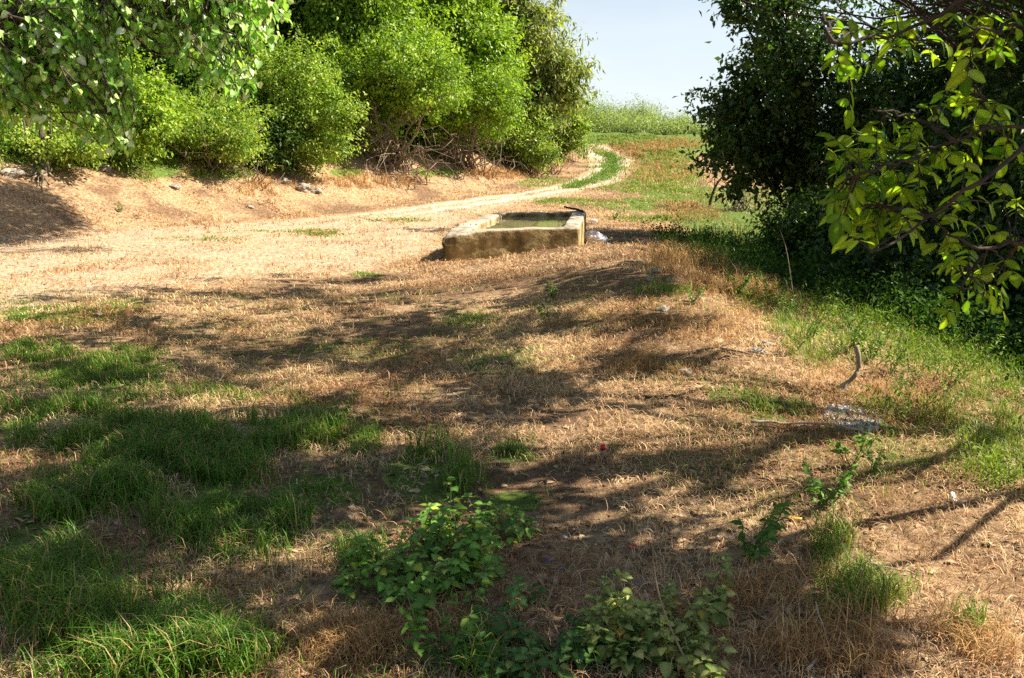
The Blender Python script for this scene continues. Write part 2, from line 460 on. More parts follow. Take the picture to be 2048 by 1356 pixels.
def clump_leaves(cent, out, per, cr, size, tmpl, ca, cb, ct=None, updir=0.55, droop=0.35, flat=0.7):
    n = len(cent); N = n * per
    c = np.repeat(cent, per, 0); o = np.repeat(out, per, 0)
    crr = np.repeat(np.broadcast_to(cr, (n,)), per)[:, None]
    sd = unit(o + np.array([0, 0, .35]) + .5 * np.repeat(rng.normal(size=(n, 3)), per, 0))
    pos = c + rng.normal(size=(N, 3)) * crr * np.array([1, 1, flat]) * 0.42 + sd * crr * rng.uniform(-.9, 1.5, (N, 1))
    nrm = unit(0.45 * o + np.array([0, 0, updir]) + 0.75 * rng.normal(size=(N, 3)) * 0.6)
    ax = unit(0.5 * o + rng.normal(size=(N, 3)) * 0.7 + np.array([0, 0, -droop]))
    t = rng.random(n) if ct is None else ct
    t = np.clip(np.repeat(t, per) + 0.22 * rng.normal(size=N), 0, 1)
    cols = jitter_cols(N, ca, cb, 0.12, t)
    s = size * rng.uniform(0.5, 1.45, N) * np.repeat(rng.uniform(.75, 1.2, n), per)
    return instance(tmpl[0], tmpl[1], pos, ax, nrm, s, cols)

def crown_points(ells, n):
    """clump centres of a crown made of many overlapping boughs, with stray shoots; returns centres and outward directions"""
    vol = np.array([e[3] * e[4] * e[5] for e in ells]) ** (2 / 3)
    cnt = np.maximum(1, (n * vol / vol.sum()).astype(int))
    C, O = [], []
    for e, k in zip(ells, cnt):
        ctr, rad = np.array(e[:3]), np.array(e[3:])
        nb = int(np.clip(k / 16, 6, 26))
        bu = rvec(nb); bc = bu * rng.uniform(.45, .82, (nb, 1)); br = rng.uniform(.24, .46, nb)
        w = rng.integers(0, nb, k)
        u = rvec(k)
        r = br[w] * (0.45 + 0.6 * rng.random(k) ** .5)
        p = bc[w] + u * r[:, None]
        core = rng.random(k) < .16
        p[core] = rvec(core.sum()) * rng.random((core.sum(), 1)) * .7
        shoot = rng.random(k) < .09
        p[shoot] *= rng.uniform(1.08, 1.40, (shoot.sum(), 1))
        C.append(ctr + p * rad); O.append(unit(.5 * unit(p) + .6 * u))
    return np.concatenate(C), np.concatenate(O)

def join(parts):
    V, F, C, b = [], [], [], 0
    for v, f, c in parts:
        V.append(v); F.append(f + b); C.append(c); b += len(v)
    return np.concatenate(V), np.concatenate(F), np.concatenate(C)

def woody(name, base, ells, label, cat, group=None, n=260, per=34, cr=0.32, leaf=0.11, tmpl=T_LEAF4, ca=(.07, .15, .02), cb=(.15, .28, .04),
          nst=7, trunk_r=0.10, parts=('trunk', 'crown'), mat=None, bark=None, hmin=None, stems_low=0, droop=.35, tall_trunk=False):
    """a tree or shrub: base point, crown ellipsoids given in world coordinates, limbs running into the crown"""
    base = np.asarray(base, float)
    root = thing(name, base, label, cat, group)
    C, O = crown_points(ells, n)
    zg = H(C[:, 0], C[:, 1])
    keep = C[:, 2] > zg + (0.05 if hmin is None else hmin)
    C, O = C[keep], O[keep]
    v, f, c = clump_leaves(C, O, per, cr * rng.uniform(.6, 1.35, len(C)), leaf, tmpl, ca, cb, droop=droop)
    # limbs
    P = []
    ec = np.mean([e[:3] for e in ells], 0)
    top = np.array([ec[0], ec[1], max(e[2] + e[5] * 0.5 for e in ells)])
    if tall_trunk:
        tp = wander(base - [0, 0, .15], top, 9, 0.05)
        P.append((tp, np.linspace(trunk_r, trunk_r * .2, 9)))
        k = rng.choice(len(C), min(len(C), nst * 7), replace=False)
        for q in C[k]:
            hgt = np.clip((q[2] - base[2]) * rng.uniform(.45, .8), .3, None)
            j = int(np.clip(np.searchsorted(tp[:, 2], base[2] + hgt), 1, 7))
            P.append((wander(tp[j], q, 6, .12), np.linspace(trunk_r * .32, .008, 6)))
    else:
        for i in range(nst):
            q = C[rng.integers(len(C))]
            b = base + np.array([rng.normal() * trunk_r * 2.5, rng.normal() * trunk_r * 2.5, 0]); b[2] = H(b[0], b[1]) - .1
            mid = base + (q - base) * rng.uniform(.4, .6) + np.array([0, 0, .25 * abs(q[2] - base[2])])
            a = wander(b, mid, 6, .1); a2 = wander(mid, q, 5, .14)
            P.append((np.concatenate([a, a2[1:]]), np.linspace(trunk_r * rng.uniform(.5, 1), .01, 10)))
            for _ in range(5):
                q2 = C[np.argsort(((C - mid) ** 2).sum(1))[rng.integers(min(60, len(C)))]]
                P.append((wander(a[4], q2, 6, .16), np.linspace(trunk_r * .35, .006, 6)))
    for i in range(stems_low):        # bare arching twigs near the ground
        an = rng.uniform(0, 2 * math.pi); R = rng.uniform(.5, 1.1) * ells[0][3]
        e = base + np.array([math.cos(an) * R, -abs(math.sin(an)) * R, 0]); e[2] = H(e[0], e[1]) + rng.uniform(.1, 2.3)
        b = base + rng.normal(size=3) * [.5, .3, 0]; b[2] = H(b[0], b[1])
        P.append((wander(b, e, 8, .25, sag=-.2), np.linspace(.026, .007, 8)))
    if cat == 'bush':                 # bare shoots sticking out of the leaves
        LP = np.concatenate([p_ for p_, _ in P])
        for q in rng.choice(len(C), min(len(C), 22), replace=False):
            P.append((wander(LP[np.argmin(((LP - C[q]) ** 2).sum(1))], C[q] + (O[q] + [0, 0, .4]) * ells[0][3] * rng.uniform(.15, .4), 6, .1), np.linspace(.012, .004, 6)))
    tv, tf = tubes(P)
    mesh_np(parts[0], tv, tf, bark or M_BARK, root, origin=base)
    mesh_np(parts[1], v, f, mat or M_LEAF, root, c, origin=base)
    return root

# ------------------------------------------------------------------ large structure: ground, track
def px_mask(poly):
    poly = np.array(poly, float)
    def inside(px, py):
        r = np.zeros(np.shape(px), bool); j = len(poly) - 1
        for i in range(len(poly)):
            xi, yi = poly[i]; xj, yj = poly[j]
            r ^= ((yi > py) != (yj > py)) & (px < (xj - xi) * (py - yi) / (yj - yi + 1e-9) + xi)
            j = i
        return r
    return inside

def world_poly(poly):
    w = ground([p[0] for p in poly], [p[1] for p in poly])
    return px_mask(w[:, :2])

YARD = [(-60, 470), (300, 455), (560, 440), (800, 418), (1000, 398), (1130, 380), (1180, 384), (1020, 412), (960, 430), (905, 455), (880, 500), (760, 545),
        (600, 550), (350, 570), (150, 600), (-60, 640)]
IN_YARD = world_poly(YARD)

def soft(fn, x, y, r):
    s = np.zeros(np.shape(x))
    for k in range(8):
        a = k * math.pi / 4
        s = s + fn(x + r * math.cos(a) * (1 + .1 * y / 10), y + r * math.sin(a) * (1 + .15 * y / 5))
    return s / 8

# green ground: (px, py, rx, ry, blades, length m, tone 0 deep .. 1 yellow)
GREEN = [(1350, 350, 60, 28, 2200, .2, .7), (1300, 375, 80, 14, 2600, .14, .7),
         (1450, 500, 110, 40, 3600, .34, .12), (1600, 545, 150, 40, 3800, .34, .15), (1780, 600, 120, 30, 2200, .3, .2),
         (50, 305, 110, 24, 4200, .2, .7), (170, 318, 110, 16, 2200, .14, .75), (300, 335, 70, 26, 2600, .14, .75), (450, 345, 80, 14, 1500, .14, .8), (690, 345, 40, 10, 900, .14, .6), (870, 345, 60, 8, 900, .12, .7),
         (110, 628, 140, 24, 7000, .05, .35), (250, 612, 60, 10, 900, .05, .5), (70, 700, 70, 22, 4000, .09, .1), (200, 765, 130, 45, 8000, .08, .25), (430, 790, 100, 18, 2200, .06, .5), (240, 715, 70, 20, 2000, .06, .2),
         (620, 810, 50, 14, 900, .06, .45), (190, 860, 210, 55, 11000, .13, .12), (350, 930, 180, 85, 9500, .125, .08), (590, 860, 100, 48, 4200, .12, .2),
         (850, 950, 85, 60, 3800, .15, .08), (730, 888, 36, 22, 700, .10, .3), (110, 1010, 100, 60, 4000, .13, .1), (470, 1050, 150, 60, 4500, .13, .1),
         (80, 1130, 110, 90, 3600, .13, .12), (160, 1250, 130, 90, 3000, .13, .15), (350, 1280, 90, 70, 1700, .12, .1), (490, 1310, 80, 50, 1200, .14, .1),
         (240, 1330, 160, 50, 1500, .13, .12), (730, 1110, 60, 55, 1300, .14, .1), (1020, 905, 50, 24, 900, .08, .2), (1030, 1005, 60, 25, 900, .09, .3), (640, 985, 110, 40, 1400, .08, .2),
         (950, 1325, 40, 50, 260, .26, .15), (1550, 815, 90, 28, 2600, .12, .6), (1480, 790, 70, 25, 900, .10, .7), (1660, 1095, 34, 40, 500, .09, .4),
         (1720, 1190, 90, 46, 1100, .11, .4), (1935, 1245, 34, 36, 420, .10, .3), (1985, 800, 100, 85, 9000, .15, .68), (2010, 910, 70, 60, 3200, .12, .7),
         (1880, 705, 100, 50, 2400, .22, .55), (1640, 680, 80, 65, 1500, .16, .75), (1720, 690, 60, 55, 1100, .20, .6), (1560, 640, 40, 30, 900, .18, .7), (1850, 900, 200, 60, 2200, .05, .8),
         (640, 466, 60, 7, 2200, .06, .4), (790, 441, 70, 5, 1800, .06, .45), (1130, 402, 90, 8, 2500, .07, .5), (1280, 408, 110, 14, 4200, .08, .6), (1320, 437, 90, 9, 3000, .10, .5),
         (410, 478, 90, 5, 900, .05, .55), (500, 462, 120, 4, 900, .05, .6), (1290, 350, 90, 18, 3500, .10, .7), (1330, 310, 70, 22, 5000, .14, .6), (1260, 280, 110, 12, 6000, .18, .55),
         (1380, 390, 60, 20, 2500, .12, .65), (1090, 365, 60, 10, 900, .10, .6), (1210, 372, 60, 10, 1100, .07, .5), (940, 640, 60, 16, 600, .07, .6), (1330, 580, 70, 12, 700, .10, .6), (730, 549, 40, 6, 500, .05, .6), (1500, 1010, 300, 60, 1200, .04, .9),
         (1000, 720, 130, 40, 1100, .07, .85), (720, 700, 160, 40, 900, .05, .8), (1650, 980, 200, 80, 900, .06, .85), (1770, 830, 120, 40, 1200, .07, .85)]

# ruts of the track, traced along the ground
RUT_A = [(1120, 290), (1150, 294), (1180, 303), (1197, 318), (1196, 338), (1168, 358), (1105, 377), (1000, 393), (860, 412), (700, 432), (500, 455), (250, 480), (-80, 512)]
RUT_B = [(1165, 287), (1200, 291), (1228, 301), (1250, 318), (1252, 340), (1228, 358), (1178, 373), (1085, 389), (960, 407), (800, 430), (600, 458), (380, 484), (-60, 548)]

def smooth_path(p, n):
    p = np.asarray(p, float)
    s = np.r_[0, np.cumsum(np.linalg.norm(np.diff(p, axis=0), axis=1))]
    t = np.linspace(0, s[-1], n)
    q = np.stack([np.interp(t, s, p[:, k]) for k in range(p.shape[1])], 1)
    for _ in range(6):
        q[1:-1] = .25 * q[:-2] + .5 * q[1:-1] + .25 * q[2:]
    return q

RA = smooth_path(ground([p[0] for p in RUT_A], [p[1] for p in RUT_A])[:, :2], 160)
RB = smooth_path(ground([p[0] for p in RUT_B], [p[1] for p in RUT_B])[:, :2], 160)

def rut_dist(x, y):
    q = np.concatenate([RA[::2], RB[::2]])
    out = np.full(np.shape(x), 1e9)
    for a in q:
        out = np.minimum(out, (x - a[0]) ** 2 + (y - a[1]) ** 2)
    return np.sqrt(out)

# trough footprint (outer corners at the rim): near left, near right, far right, far left
TQ = np.array([(-1.13, 14.85), (1.14, 15.3), (1.62, 19.9), (-.50, 19.4)])
IN_TROUGH = px_mask(TQ)

def build_ground():
    def axis(fine0, fine1, step, lo, hi, grow):
        c = list(np.arange(fine0, fine1, step)); s = step
        while c[-1] < hi: s = min(s * grow, 60); c.append(c[-1] + s)
        s = step; left = [fine0]
        while left[-1] > lo: s = min(s * grow, 60); left.append(left[-1] - s)
        return np.array(left[:0:-1] + c)
    xs = axis(-7, 7, .06, -900, 900, 1.05); ys = axis(2.0, 17, .06, -400, 1500, 1.03)
    X, Y = np.meshgrid(xs, ys)
    Z = H(X, Y)
    nx, ny = len(xs), len(ys)
    i = np.arange(ny - 1)[:, None] * nx + np.arange(nx - 1)[None]
    q = np.stack([i, i + 1, i + nx + 1, i + nx], -1).reshape(-1, 4)
    x, y = X.ravel(), Y.ravel()
    col = np.zeros((len(x), 3))
    soil = 0.34 + 1.1 * (fbm(x * .9, y * .9, 41) - .42)
    soil += .35 * sstep(.0, 1.5, bank_u(x, y)) * (fbm(x * 1.7, y * 1.7, 44) - .5) * 2 - .15 * sstep(.0, 1.5, bank_u(x, y))
    soil += .5 * np.exp(-(((x - 1.6) / 1.3) ** 2 + ((y - 14) / 2.5) ** 2))
    px, py, zf = project(np.stack([x, y, Z.ravel()], 1))
    gr = np.zeros(len(x))
    vis = zf > .5
    for (cx, cy, rx, ry, n, L, t) in GREEN:
        d = ((px - cx) / (rx * 1.1)) ** 2 + ((py - cy) / (ry * 1.1)) ** 2
        w = min(1, n * 100 / (rx * ry) / 60 + .25)
        gr = np.maximum(gr, np.where(vis & (d < 1.5), w * np.clip(1.2 - d, 0, 1), 0))
    gr = np.maximum(gr, .75 * sstep(4.3, 5.6, x) * (y < 40))
    gr = np.maximum(gr, .7 * sstep(3.2, 6, bank_u(x, y)))
    gr = np.maximum(gr, .75 * sstep(52, 62, y))
    yd = np.where((y > 2) & (y < 60) & (np.abs(x) < 20), soft(IN_YARD, x, y, .35), 0)
    soilm = np.clip(soil, 0, 1) * (1 - yd)
    rd = rut_dist(x, y)
    bwd = sstep(.9, .3, rd)
    col[:, 0] = soilm; col[:, 1] = gr * (1 - bwd) * (1 - .7 * yd); col[:, 2] = np.maximum(yd * .75, bwd * .75)
    o = mesh_np('ground', np.stack([x, y, Z.ravel()], 1), q, M_GROUND, None, col)
    tag(o, 'sunlit dry grass and bare soil of the clearing', 'ground', kind='structure')
build_ground()

def build_track():
    V, F, b = [], [], 0
    for path, wd in ((RA, .36), (RB, .40)):
        n = 420
        p = smooth_path(path, n)
        tan = unit(np.gradient(p, axis=0)); nor = np.stack([-tan[:, 1], tan[:, 0]], 1)
        fade = sstep(19, 31, p[:, 1])
        k = 7
        for j in range(k):
            u = j / (k - 1) * 2 - 1
            w = wd * (.12 + .88 * fade) * (1 + 1.25 * (fbm(p[:, 0] * 1.8 + 9 * (u > 0), p[:, 1] * 1.8, 8, 4) - .5) * 2)
            q = p + nor * (u * w)[:, None]
            z = H(q[:, 0], q[:, 1]) + .012 - .05 * abs(u) ** 4 - .03 * (1 - fade)
            V.append(np.stack([q[:, 0], q[:, 1], z], 1))
        keep = np.where(fade[:-1] > .03)[0]
        for j in range(k - 1):
            a = b + j * n + keep
            F.append(np.stack([a, a + 1, a + 1 + n, a + n], 1))
        b += k * n
    o = mesh_np('dirt_track', np.concatenate(V), np.concatenate(F), M_TRACK)
    tag(o, 'pale twin wheel ruts winding up the slope', 'track', kind='structure')
build_track()

# ------------------------------------------------------------------ water trough
def build_trough():
    c = TQ.mean(0)
    zb, zt = -.25, .55
    root = thing('water_trough', (c[0], c[1], 0.0), 'long mossy concrete water trough filled to the brim, on a low mound', 'water trough')
    import bmesh
    bm = bmesh.new()
    def inset(q, ds):
        # ds: inset of edges near, right, far, left
        lines = []
        for i in range(4):
            a, b_ = q[i], q[(i + 1) % 4]; t = unit(b_ - a); nrm = np.array([-t[1], t[0]])
            lines.append((a + nrm * ds[i], t))
        out = []
        for i in range(4):
            (p, r), (q2, s) = lines[i - 1], lines[i]
            m = np.array([r, -s]).T
            k = np.linalg.solve(m, q2 - p)
            out.append(p + r * k[0])
        return np.array(out)
    O = TQ - c
    I = inset(O, (.26, .28, .22, .34)); IB = inset(O, (.32, .34, .28, .40)); OB = inset(O, (-.03, -.03, -.03, -.03))
    def ring(q, z): return [bm.verts.new((p[0], p[1], z)) for p in q]
    r0, r1, r2, r3 = ring(OB, zb), ring(O, zt), ring(I, zt), ring(IB, .05)
    for a, b_ in ((r0, r1), (r1, r2), (r2, r3)):
        for i in range(4):
            j = (i + 1) % 4
            bm.faces.new((a[i], a[j], b_[j], b_[i]))
    bm.faces.new(r3)
    bmesh.ops.bevel(bm, geom=[e for e in bm.edges if e.verts[0].co.z > 0 and e.verts[1].co.z > .3 or (abs(e.verts[0].co.z - e.verts[1].co.z) > .3)], offset=.05, segments=3, profile=.6, affect='EDGES')
    bmesh.ops.triangulate(bm, faces=bm.faces[:])
    for _ in range(7):
        es = [e for e in bm.edges if e.calc_length() > .09]
        if not es: break
        bmesh.ops.subdivide_edges(bm, edges=es, cuts=1)
        bmesh.ops.triangulate(bm, faces=[f for f in bm.faces if len(f.verts) > 3])
    bm.normal_update()
    nl = Vector((O[0][0], O[0][1], zt))
    for v in bm.verts:
        p = v.co
        d = mnoise.fractal(p * 3.0, 1.0, 2.0, 4) * .018 + mnoise.fractal(p * 14, 1.0, 2.0, 3) * .006
        if p.z > .45: p.z += mnoise.noise(Vector((p.x * 1.3, p.y * 1.3, 3))) * .03
        v.co = p + v.normal * d
        k = (p - nl).length
        v.co.z -= .055 * max(0, min(1, (.9 - p.x) / 2.0)) * max(0, (p.z - .3) / .25) * (1 if p.y < -1.2 else .3)
        if k < .6 and p.z > .1:        # broken near left corner
            w = (1 - k / .6)
            v.co.z -= w * .11 * max(0, (p.z - .1) / .45)
            v.co += Vector((mnoise.noise(p * 11), mnoise.noise(p * 11 + Vector((5, 0, 0))), mnoise.noise(p * 11 + Vector((0, 9, 0))))) * .045 * w
    me = bpy.data.meshes.new('basin'); bm.to_mesh(me); bm.free()
    for f in me.polygons: f.use_smooth = True
    me.materials.append(M_CONCRETE)
    o = bpy.data.objects.new('basin', me); link(o, root)
    W = inset(O, (.21, .23, .17, .29))
    n = 12
    u, v = np.meshgrid(np.linspace(0, 1, n), np.linspace(0, 1, n)); u, v = u.ravel()[:, None], v.ravel()[:, None]
    p = W[0] * (1 - u) * (1 - v) + W[1] * u * (1 - v) + W[2] * u * v + W[3] * (1 - u) * v
    i = (np.arange(n - 1)[:, None] * n + np.arange(n - 1)[None]).reshape(-1, 1)
    wv = np.concatenate([p, np.full((n * n, 1), .455)], 1)
    mesh_np('water', wv, np.concatenate([i, i + 1, i + n + 1, i + n], 1), M_WATER, root)
build_trough()

# ------------------------------------------------------------------ trees and shrubs beyond the left bank
def shrub(px, base_y, top_y, hw, name='shrub', depth=None, ell=None, **kw):
    b = g1(px, base_y)
    if depth is not None:
        d = rays(px, 320); b = np.array([d[0] / d[1] * depth, depth, 0.0]); b[2] = H(b[0], b[1])
    dist = b[1] * 1.0
    hw = hw * 1.16; kw['n'] = int(kw['n'] * (1.7 if kw['cat'] == 'bush' else 1.5)); kw['leaf'] = kw['leaf'] * 1.15
    top = CAM[2] + (320 - top_y) * dist / FPX
    h = max(.6, top - b[2]); rx = hw * dist / FPX
    ry = kw.pop('ry', rx * .8)
    b = b + np.array([0, kw.pop('back', .5) * ry, 0]); b[2] = H(b[0], b[1])
    low = kw.pop('low', 0.0)
    cz = b[2] + h * (.5 + low / 2); rz = h * (.5 - low / 2)
    if kw['cat'] == 'tree': ells = [(b[0], b[1], cz - .12 * rz, rx * 1.05, ry, rz * .9), (b[0] + .3 * rx, b[1] - .3 * ry, cz - .5 * rz, rx * .9, ry * .8, rz * .5), (b[0] - .3 * rx, b[1] - .2 * ry, cz + .35 * rz, rx * .8, ry * .8, rz * .6)]
    else: ells = [(b[0], b[1], cz, rx, ry, rz), (b[0] + .45 * rx, b[1] - .2 * ry, cz - (.3 if low < .1 else .05) * rz, rx * .6, ry * .7, rz * .6), (b[0] - .5 * rx, b[1], cz - (.25 if low < .1 else .05) * rz, rx * .55, ry * .7, rz * .65)]
    return woody(name, b, ells, **kw)

G1, G2 = (.10, .20, .016), (.40, .53, .055)
Y1, Y2 = (.16, .25, .024), (.42, .52, .085)
D1, D2 = (.025, .06, .010), (.085, .15, .02)  # dark greens: shade of gaps and back rows put into the leaf colour
BG = 'shrubs along the top of the bank'
TG = 'trees standing behind the bank shrubs'
shrub(60, 325, 225, 120, label='low pale green bush on the bank at the left edge of the photo', cat='bush', group=BG, n=220, per=36, leaf=.09, cr=.26, ca=Y1, cb=Y2, trunk_r=.03, parts=('stems', 'foliage'))
shrub(235, 335, 100, 110, label='bush with thin arching bare stems, partly behind the hanging heart leaved branches', cat='bush', group=BG, n=330, per=36, leaf=.10, ca=G1, cb=G2, trunk_r=.05, parts=('stems', 'foliage'), bark=M_TWIG)
shrub(410, 345, 195, 95, label='low rounded green bush left of the big elder bush', cat='bush', group=BG, n=300, per=38, leaf=.085, cr=.27, ca=G1, cb=Y2, trunk_r=.04, parts=('stems', 'foliage'), stems_low=14, bark=M_TWIG)
shrub(572, 352, 105, 112, label='broad bright green elder bush bulging out over the bank', cat='bush', group=BG, n=620, per=40, leaf=.10, cr=.3, ca=G1, cb=Y2, trunk_r=.06, parts=('stems', 'foliage'))
shrub(775, 352, 85, 120, label='tall elder bush with pale flower heads above a tangle of bare arching branches', cat='bush', group=BG, n=560, per=38, leaf=.11, cr=.3, ca=G1, cb=G2, trunk_r=.10, parts=('stems', 'foliage'), low=.22, stems_low=60, bark=M_TWIG)
shrub(930, 350, 150, 110, label='bush with leaning grey brown limbs between the elder bush and the narrow leaved tree', cat='bush', group=BG, n=520, per=38, leaf=.11, cr=.32, ca=G1, cb=G2, trunk_r=.09, parts=('stems', 'foliage'), low=.18, stems_low=44, bark=M_TWIG)
shrub(1035, 345, 225, 75, label='thin twiggy bush with dead grass at the foot of the narrow leaved tree', cat='bush', group=BG, n=260, per=34, leaf=.12, cr=.34, ca=D2, cb=Y2, trunk_r=.06, parts=('stems', 'foliage'), stems_low=40, bark=M_TWIG)
shrub(1120, 318, 225, 48, label='small bush beside the bend of the rutted track', cat='bush', group=BG, n=200, per=34, leaf=.14, cr=.4, ca=D2, cb=Y2, trunk_r=.06, parts=('stems', 'foliage'))
# trees
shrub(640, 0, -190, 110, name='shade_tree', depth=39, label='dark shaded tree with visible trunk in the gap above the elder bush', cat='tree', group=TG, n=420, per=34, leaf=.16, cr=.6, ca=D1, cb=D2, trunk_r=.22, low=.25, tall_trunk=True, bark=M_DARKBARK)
shrub(740, 0, -170, 105, name='broadleaf_tree', depth=37, label='bright green broadleaf tree rising behind the flowering elder bush', cat='tree', group=TG, n=560, per=36, leaf=.15, cr=.5, ca=G1, cb=G2, trunk_r=.2, low=.15, tall_trunk=True)
shrub(900, 0, -190, 105, name='maple_tree', depth=42, label='fresh green maple tree left of the narrow leaved tree', cat='tree', group=TG, n=560, per=36, leaf=.18, cr=.55, ca=G1, cb=G2, trunk_r=.2, low=.12, tall_trunk=True)
shrub(1030, 0, -160, 92, name='willow_tree', depth=46, label='tall narrow leaved olive green tree standing against the sky at the track bend', cat='tree', group=TG, n=760, per=40, leaf=.24, tmpl=T_LEAFN, cr=.5, ca=(.12, .155, .03), cb=(.40, .42, .12), trunk_r=.16, low=.08, tall_trunk=True, droop=.9)
shrub(470, 0, -230, 150, name='broadleaf_tree', depth=40, label='tall tree behind the hanging heart leaved branches, cut off by the top edge', cat='tree', group=TG, n=560, per=34, leaf=.18, cr=.6, ca=D2, cb=G2, trunk_r=.2, low=.1, tall_trunk=True)
shrub(250, 0, -230, 170, name='broadleaf_tree', depth=34, label='tree in the shade deep behind the bush with arching stems', cat='tree', group=TG, n=560, per=34, leaf=.17, cr=.55, ca=D1, cb=G1, trunk_r=.2, low=.05, tall_trunk=True)
shrub(30, 0, -230, 170, name='broadleaf_tree', depth=31, label='shaded tree behind the low pale bush at the left edge', cat='tree', group=TG, n=520, per=34, leaf=.16, cr=.5, ca=D1, cb=G1, trunk_r=.2, low=.05, tall_trunk=True)
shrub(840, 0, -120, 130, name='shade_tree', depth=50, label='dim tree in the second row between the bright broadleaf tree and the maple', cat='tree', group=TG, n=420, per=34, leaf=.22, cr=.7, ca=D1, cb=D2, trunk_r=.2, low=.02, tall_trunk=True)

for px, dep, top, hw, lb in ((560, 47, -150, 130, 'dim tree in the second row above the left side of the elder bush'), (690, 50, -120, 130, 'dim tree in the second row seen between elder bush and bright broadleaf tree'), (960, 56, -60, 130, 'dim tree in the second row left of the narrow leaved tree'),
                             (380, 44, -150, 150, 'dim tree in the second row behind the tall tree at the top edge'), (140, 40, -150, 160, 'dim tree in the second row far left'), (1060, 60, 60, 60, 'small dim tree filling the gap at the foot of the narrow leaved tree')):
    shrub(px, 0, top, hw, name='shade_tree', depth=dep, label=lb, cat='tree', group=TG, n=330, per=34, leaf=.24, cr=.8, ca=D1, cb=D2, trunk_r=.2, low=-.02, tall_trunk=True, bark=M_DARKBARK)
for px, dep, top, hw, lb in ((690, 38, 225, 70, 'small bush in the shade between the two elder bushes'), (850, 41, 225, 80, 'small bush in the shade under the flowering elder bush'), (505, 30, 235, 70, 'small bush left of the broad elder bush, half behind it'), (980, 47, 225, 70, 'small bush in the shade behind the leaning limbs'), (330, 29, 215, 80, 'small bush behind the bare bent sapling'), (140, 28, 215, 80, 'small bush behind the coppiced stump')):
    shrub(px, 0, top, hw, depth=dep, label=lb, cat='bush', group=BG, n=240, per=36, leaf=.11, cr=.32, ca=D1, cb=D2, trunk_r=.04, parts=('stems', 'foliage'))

# far bushes on the hill crest
FG = 'feathery bushes on the far hill crest'
for px, top, hw, dep, lb in ((1185, 212, 40, 84, 'feathery bush on the far hill touching the narrow leaved tree'), (1222, 203, 34, 88, 'tallest feathery bush on the far hill crest'), (1262, 216, 36, 86, 'feathery bush just right of the tallest one on the hill crest'),
                             (1300, 230, 34, 88, 'feathery bush in the middle of the right half of the hill crest row'), (1340, 244, 36, 84, 'low feathery bush on the hill crest left of the dark thicket'), (1382, 256, 34, 82, 'lowest feathery bush half hidden by the dark thicket'),
                             (1150, 200, 30, 90, 'feathery bush mostly hidden behind the narrow leaved tree'), (1205, 240, 40, 76, 'wide pale bush in front of the tallest feathery bush'), (1285, 254, 46, 74, 'low pale bush in the front row on the far hill, right of the wide one'), (1245, 232, 40, 80, 'pale bush between the tallest feathery bush and the front row'), (1360, 264, 40, 74, 'low pale bush in the front row beside the dark thicket')):
    shrub(px, 0, top, hw, name='feathery_bush', depth=dep, label=lb, cat='bush', group=FG, n=110, per=44, leaf=.17, tmpl=T_LEAFN, cr=.75, ca=(.20, .26, .09), cb=(.42, .48, .20), trunk_r=.05, parts=('stems', 'foliage'), back=0, nst=5)

# ------------------------------------------------------------------ dark thicket on the right
KG = 'trees and bushes of the dark thicket'
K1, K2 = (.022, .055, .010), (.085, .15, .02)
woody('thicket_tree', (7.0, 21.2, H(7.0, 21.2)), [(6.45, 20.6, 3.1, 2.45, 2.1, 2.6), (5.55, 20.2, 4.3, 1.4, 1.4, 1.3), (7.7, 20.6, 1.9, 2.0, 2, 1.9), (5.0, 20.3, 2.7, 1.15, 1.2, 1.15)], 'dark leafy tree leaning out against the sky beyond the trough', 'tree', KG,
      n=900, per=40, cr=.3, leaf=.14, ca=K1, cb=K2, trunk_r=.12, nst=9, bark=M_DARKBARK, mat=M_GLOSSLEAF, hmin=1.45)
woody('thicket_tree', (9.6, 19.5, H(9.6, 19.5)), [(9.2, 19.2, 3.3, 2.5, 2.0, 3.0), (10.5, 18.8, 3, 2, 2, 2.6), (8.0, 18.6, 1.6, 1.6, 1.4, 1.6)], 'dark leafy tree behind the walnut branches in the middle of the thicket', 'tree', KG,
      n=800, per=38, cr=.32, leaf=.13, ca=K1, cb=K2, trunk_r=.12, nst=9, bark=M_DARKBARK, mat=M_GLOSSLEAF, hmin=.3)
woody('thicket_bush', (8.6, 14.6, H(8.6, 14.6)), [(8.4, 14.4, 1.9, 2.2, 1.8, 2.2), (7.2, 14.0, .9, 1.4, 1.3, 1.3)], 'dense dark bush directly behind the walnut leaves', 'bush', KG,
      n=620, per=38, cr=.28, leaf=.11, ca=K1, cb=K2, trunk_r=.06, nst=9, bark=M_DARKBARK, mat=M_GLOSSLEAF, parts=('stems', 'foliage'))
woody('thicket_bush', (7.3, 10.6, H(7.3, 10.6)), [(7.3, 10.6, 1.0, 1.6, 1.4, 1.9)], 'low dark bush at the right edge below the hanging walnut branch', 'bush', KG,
      n=380, per=36, cr=.22, leaf=.09, ca=K1, cb=K2, trunk_r=.04, nst=7, bark=M_DARKBARK, mat=M_GLOSSLEAF, parts=('stems', 'foliage'))
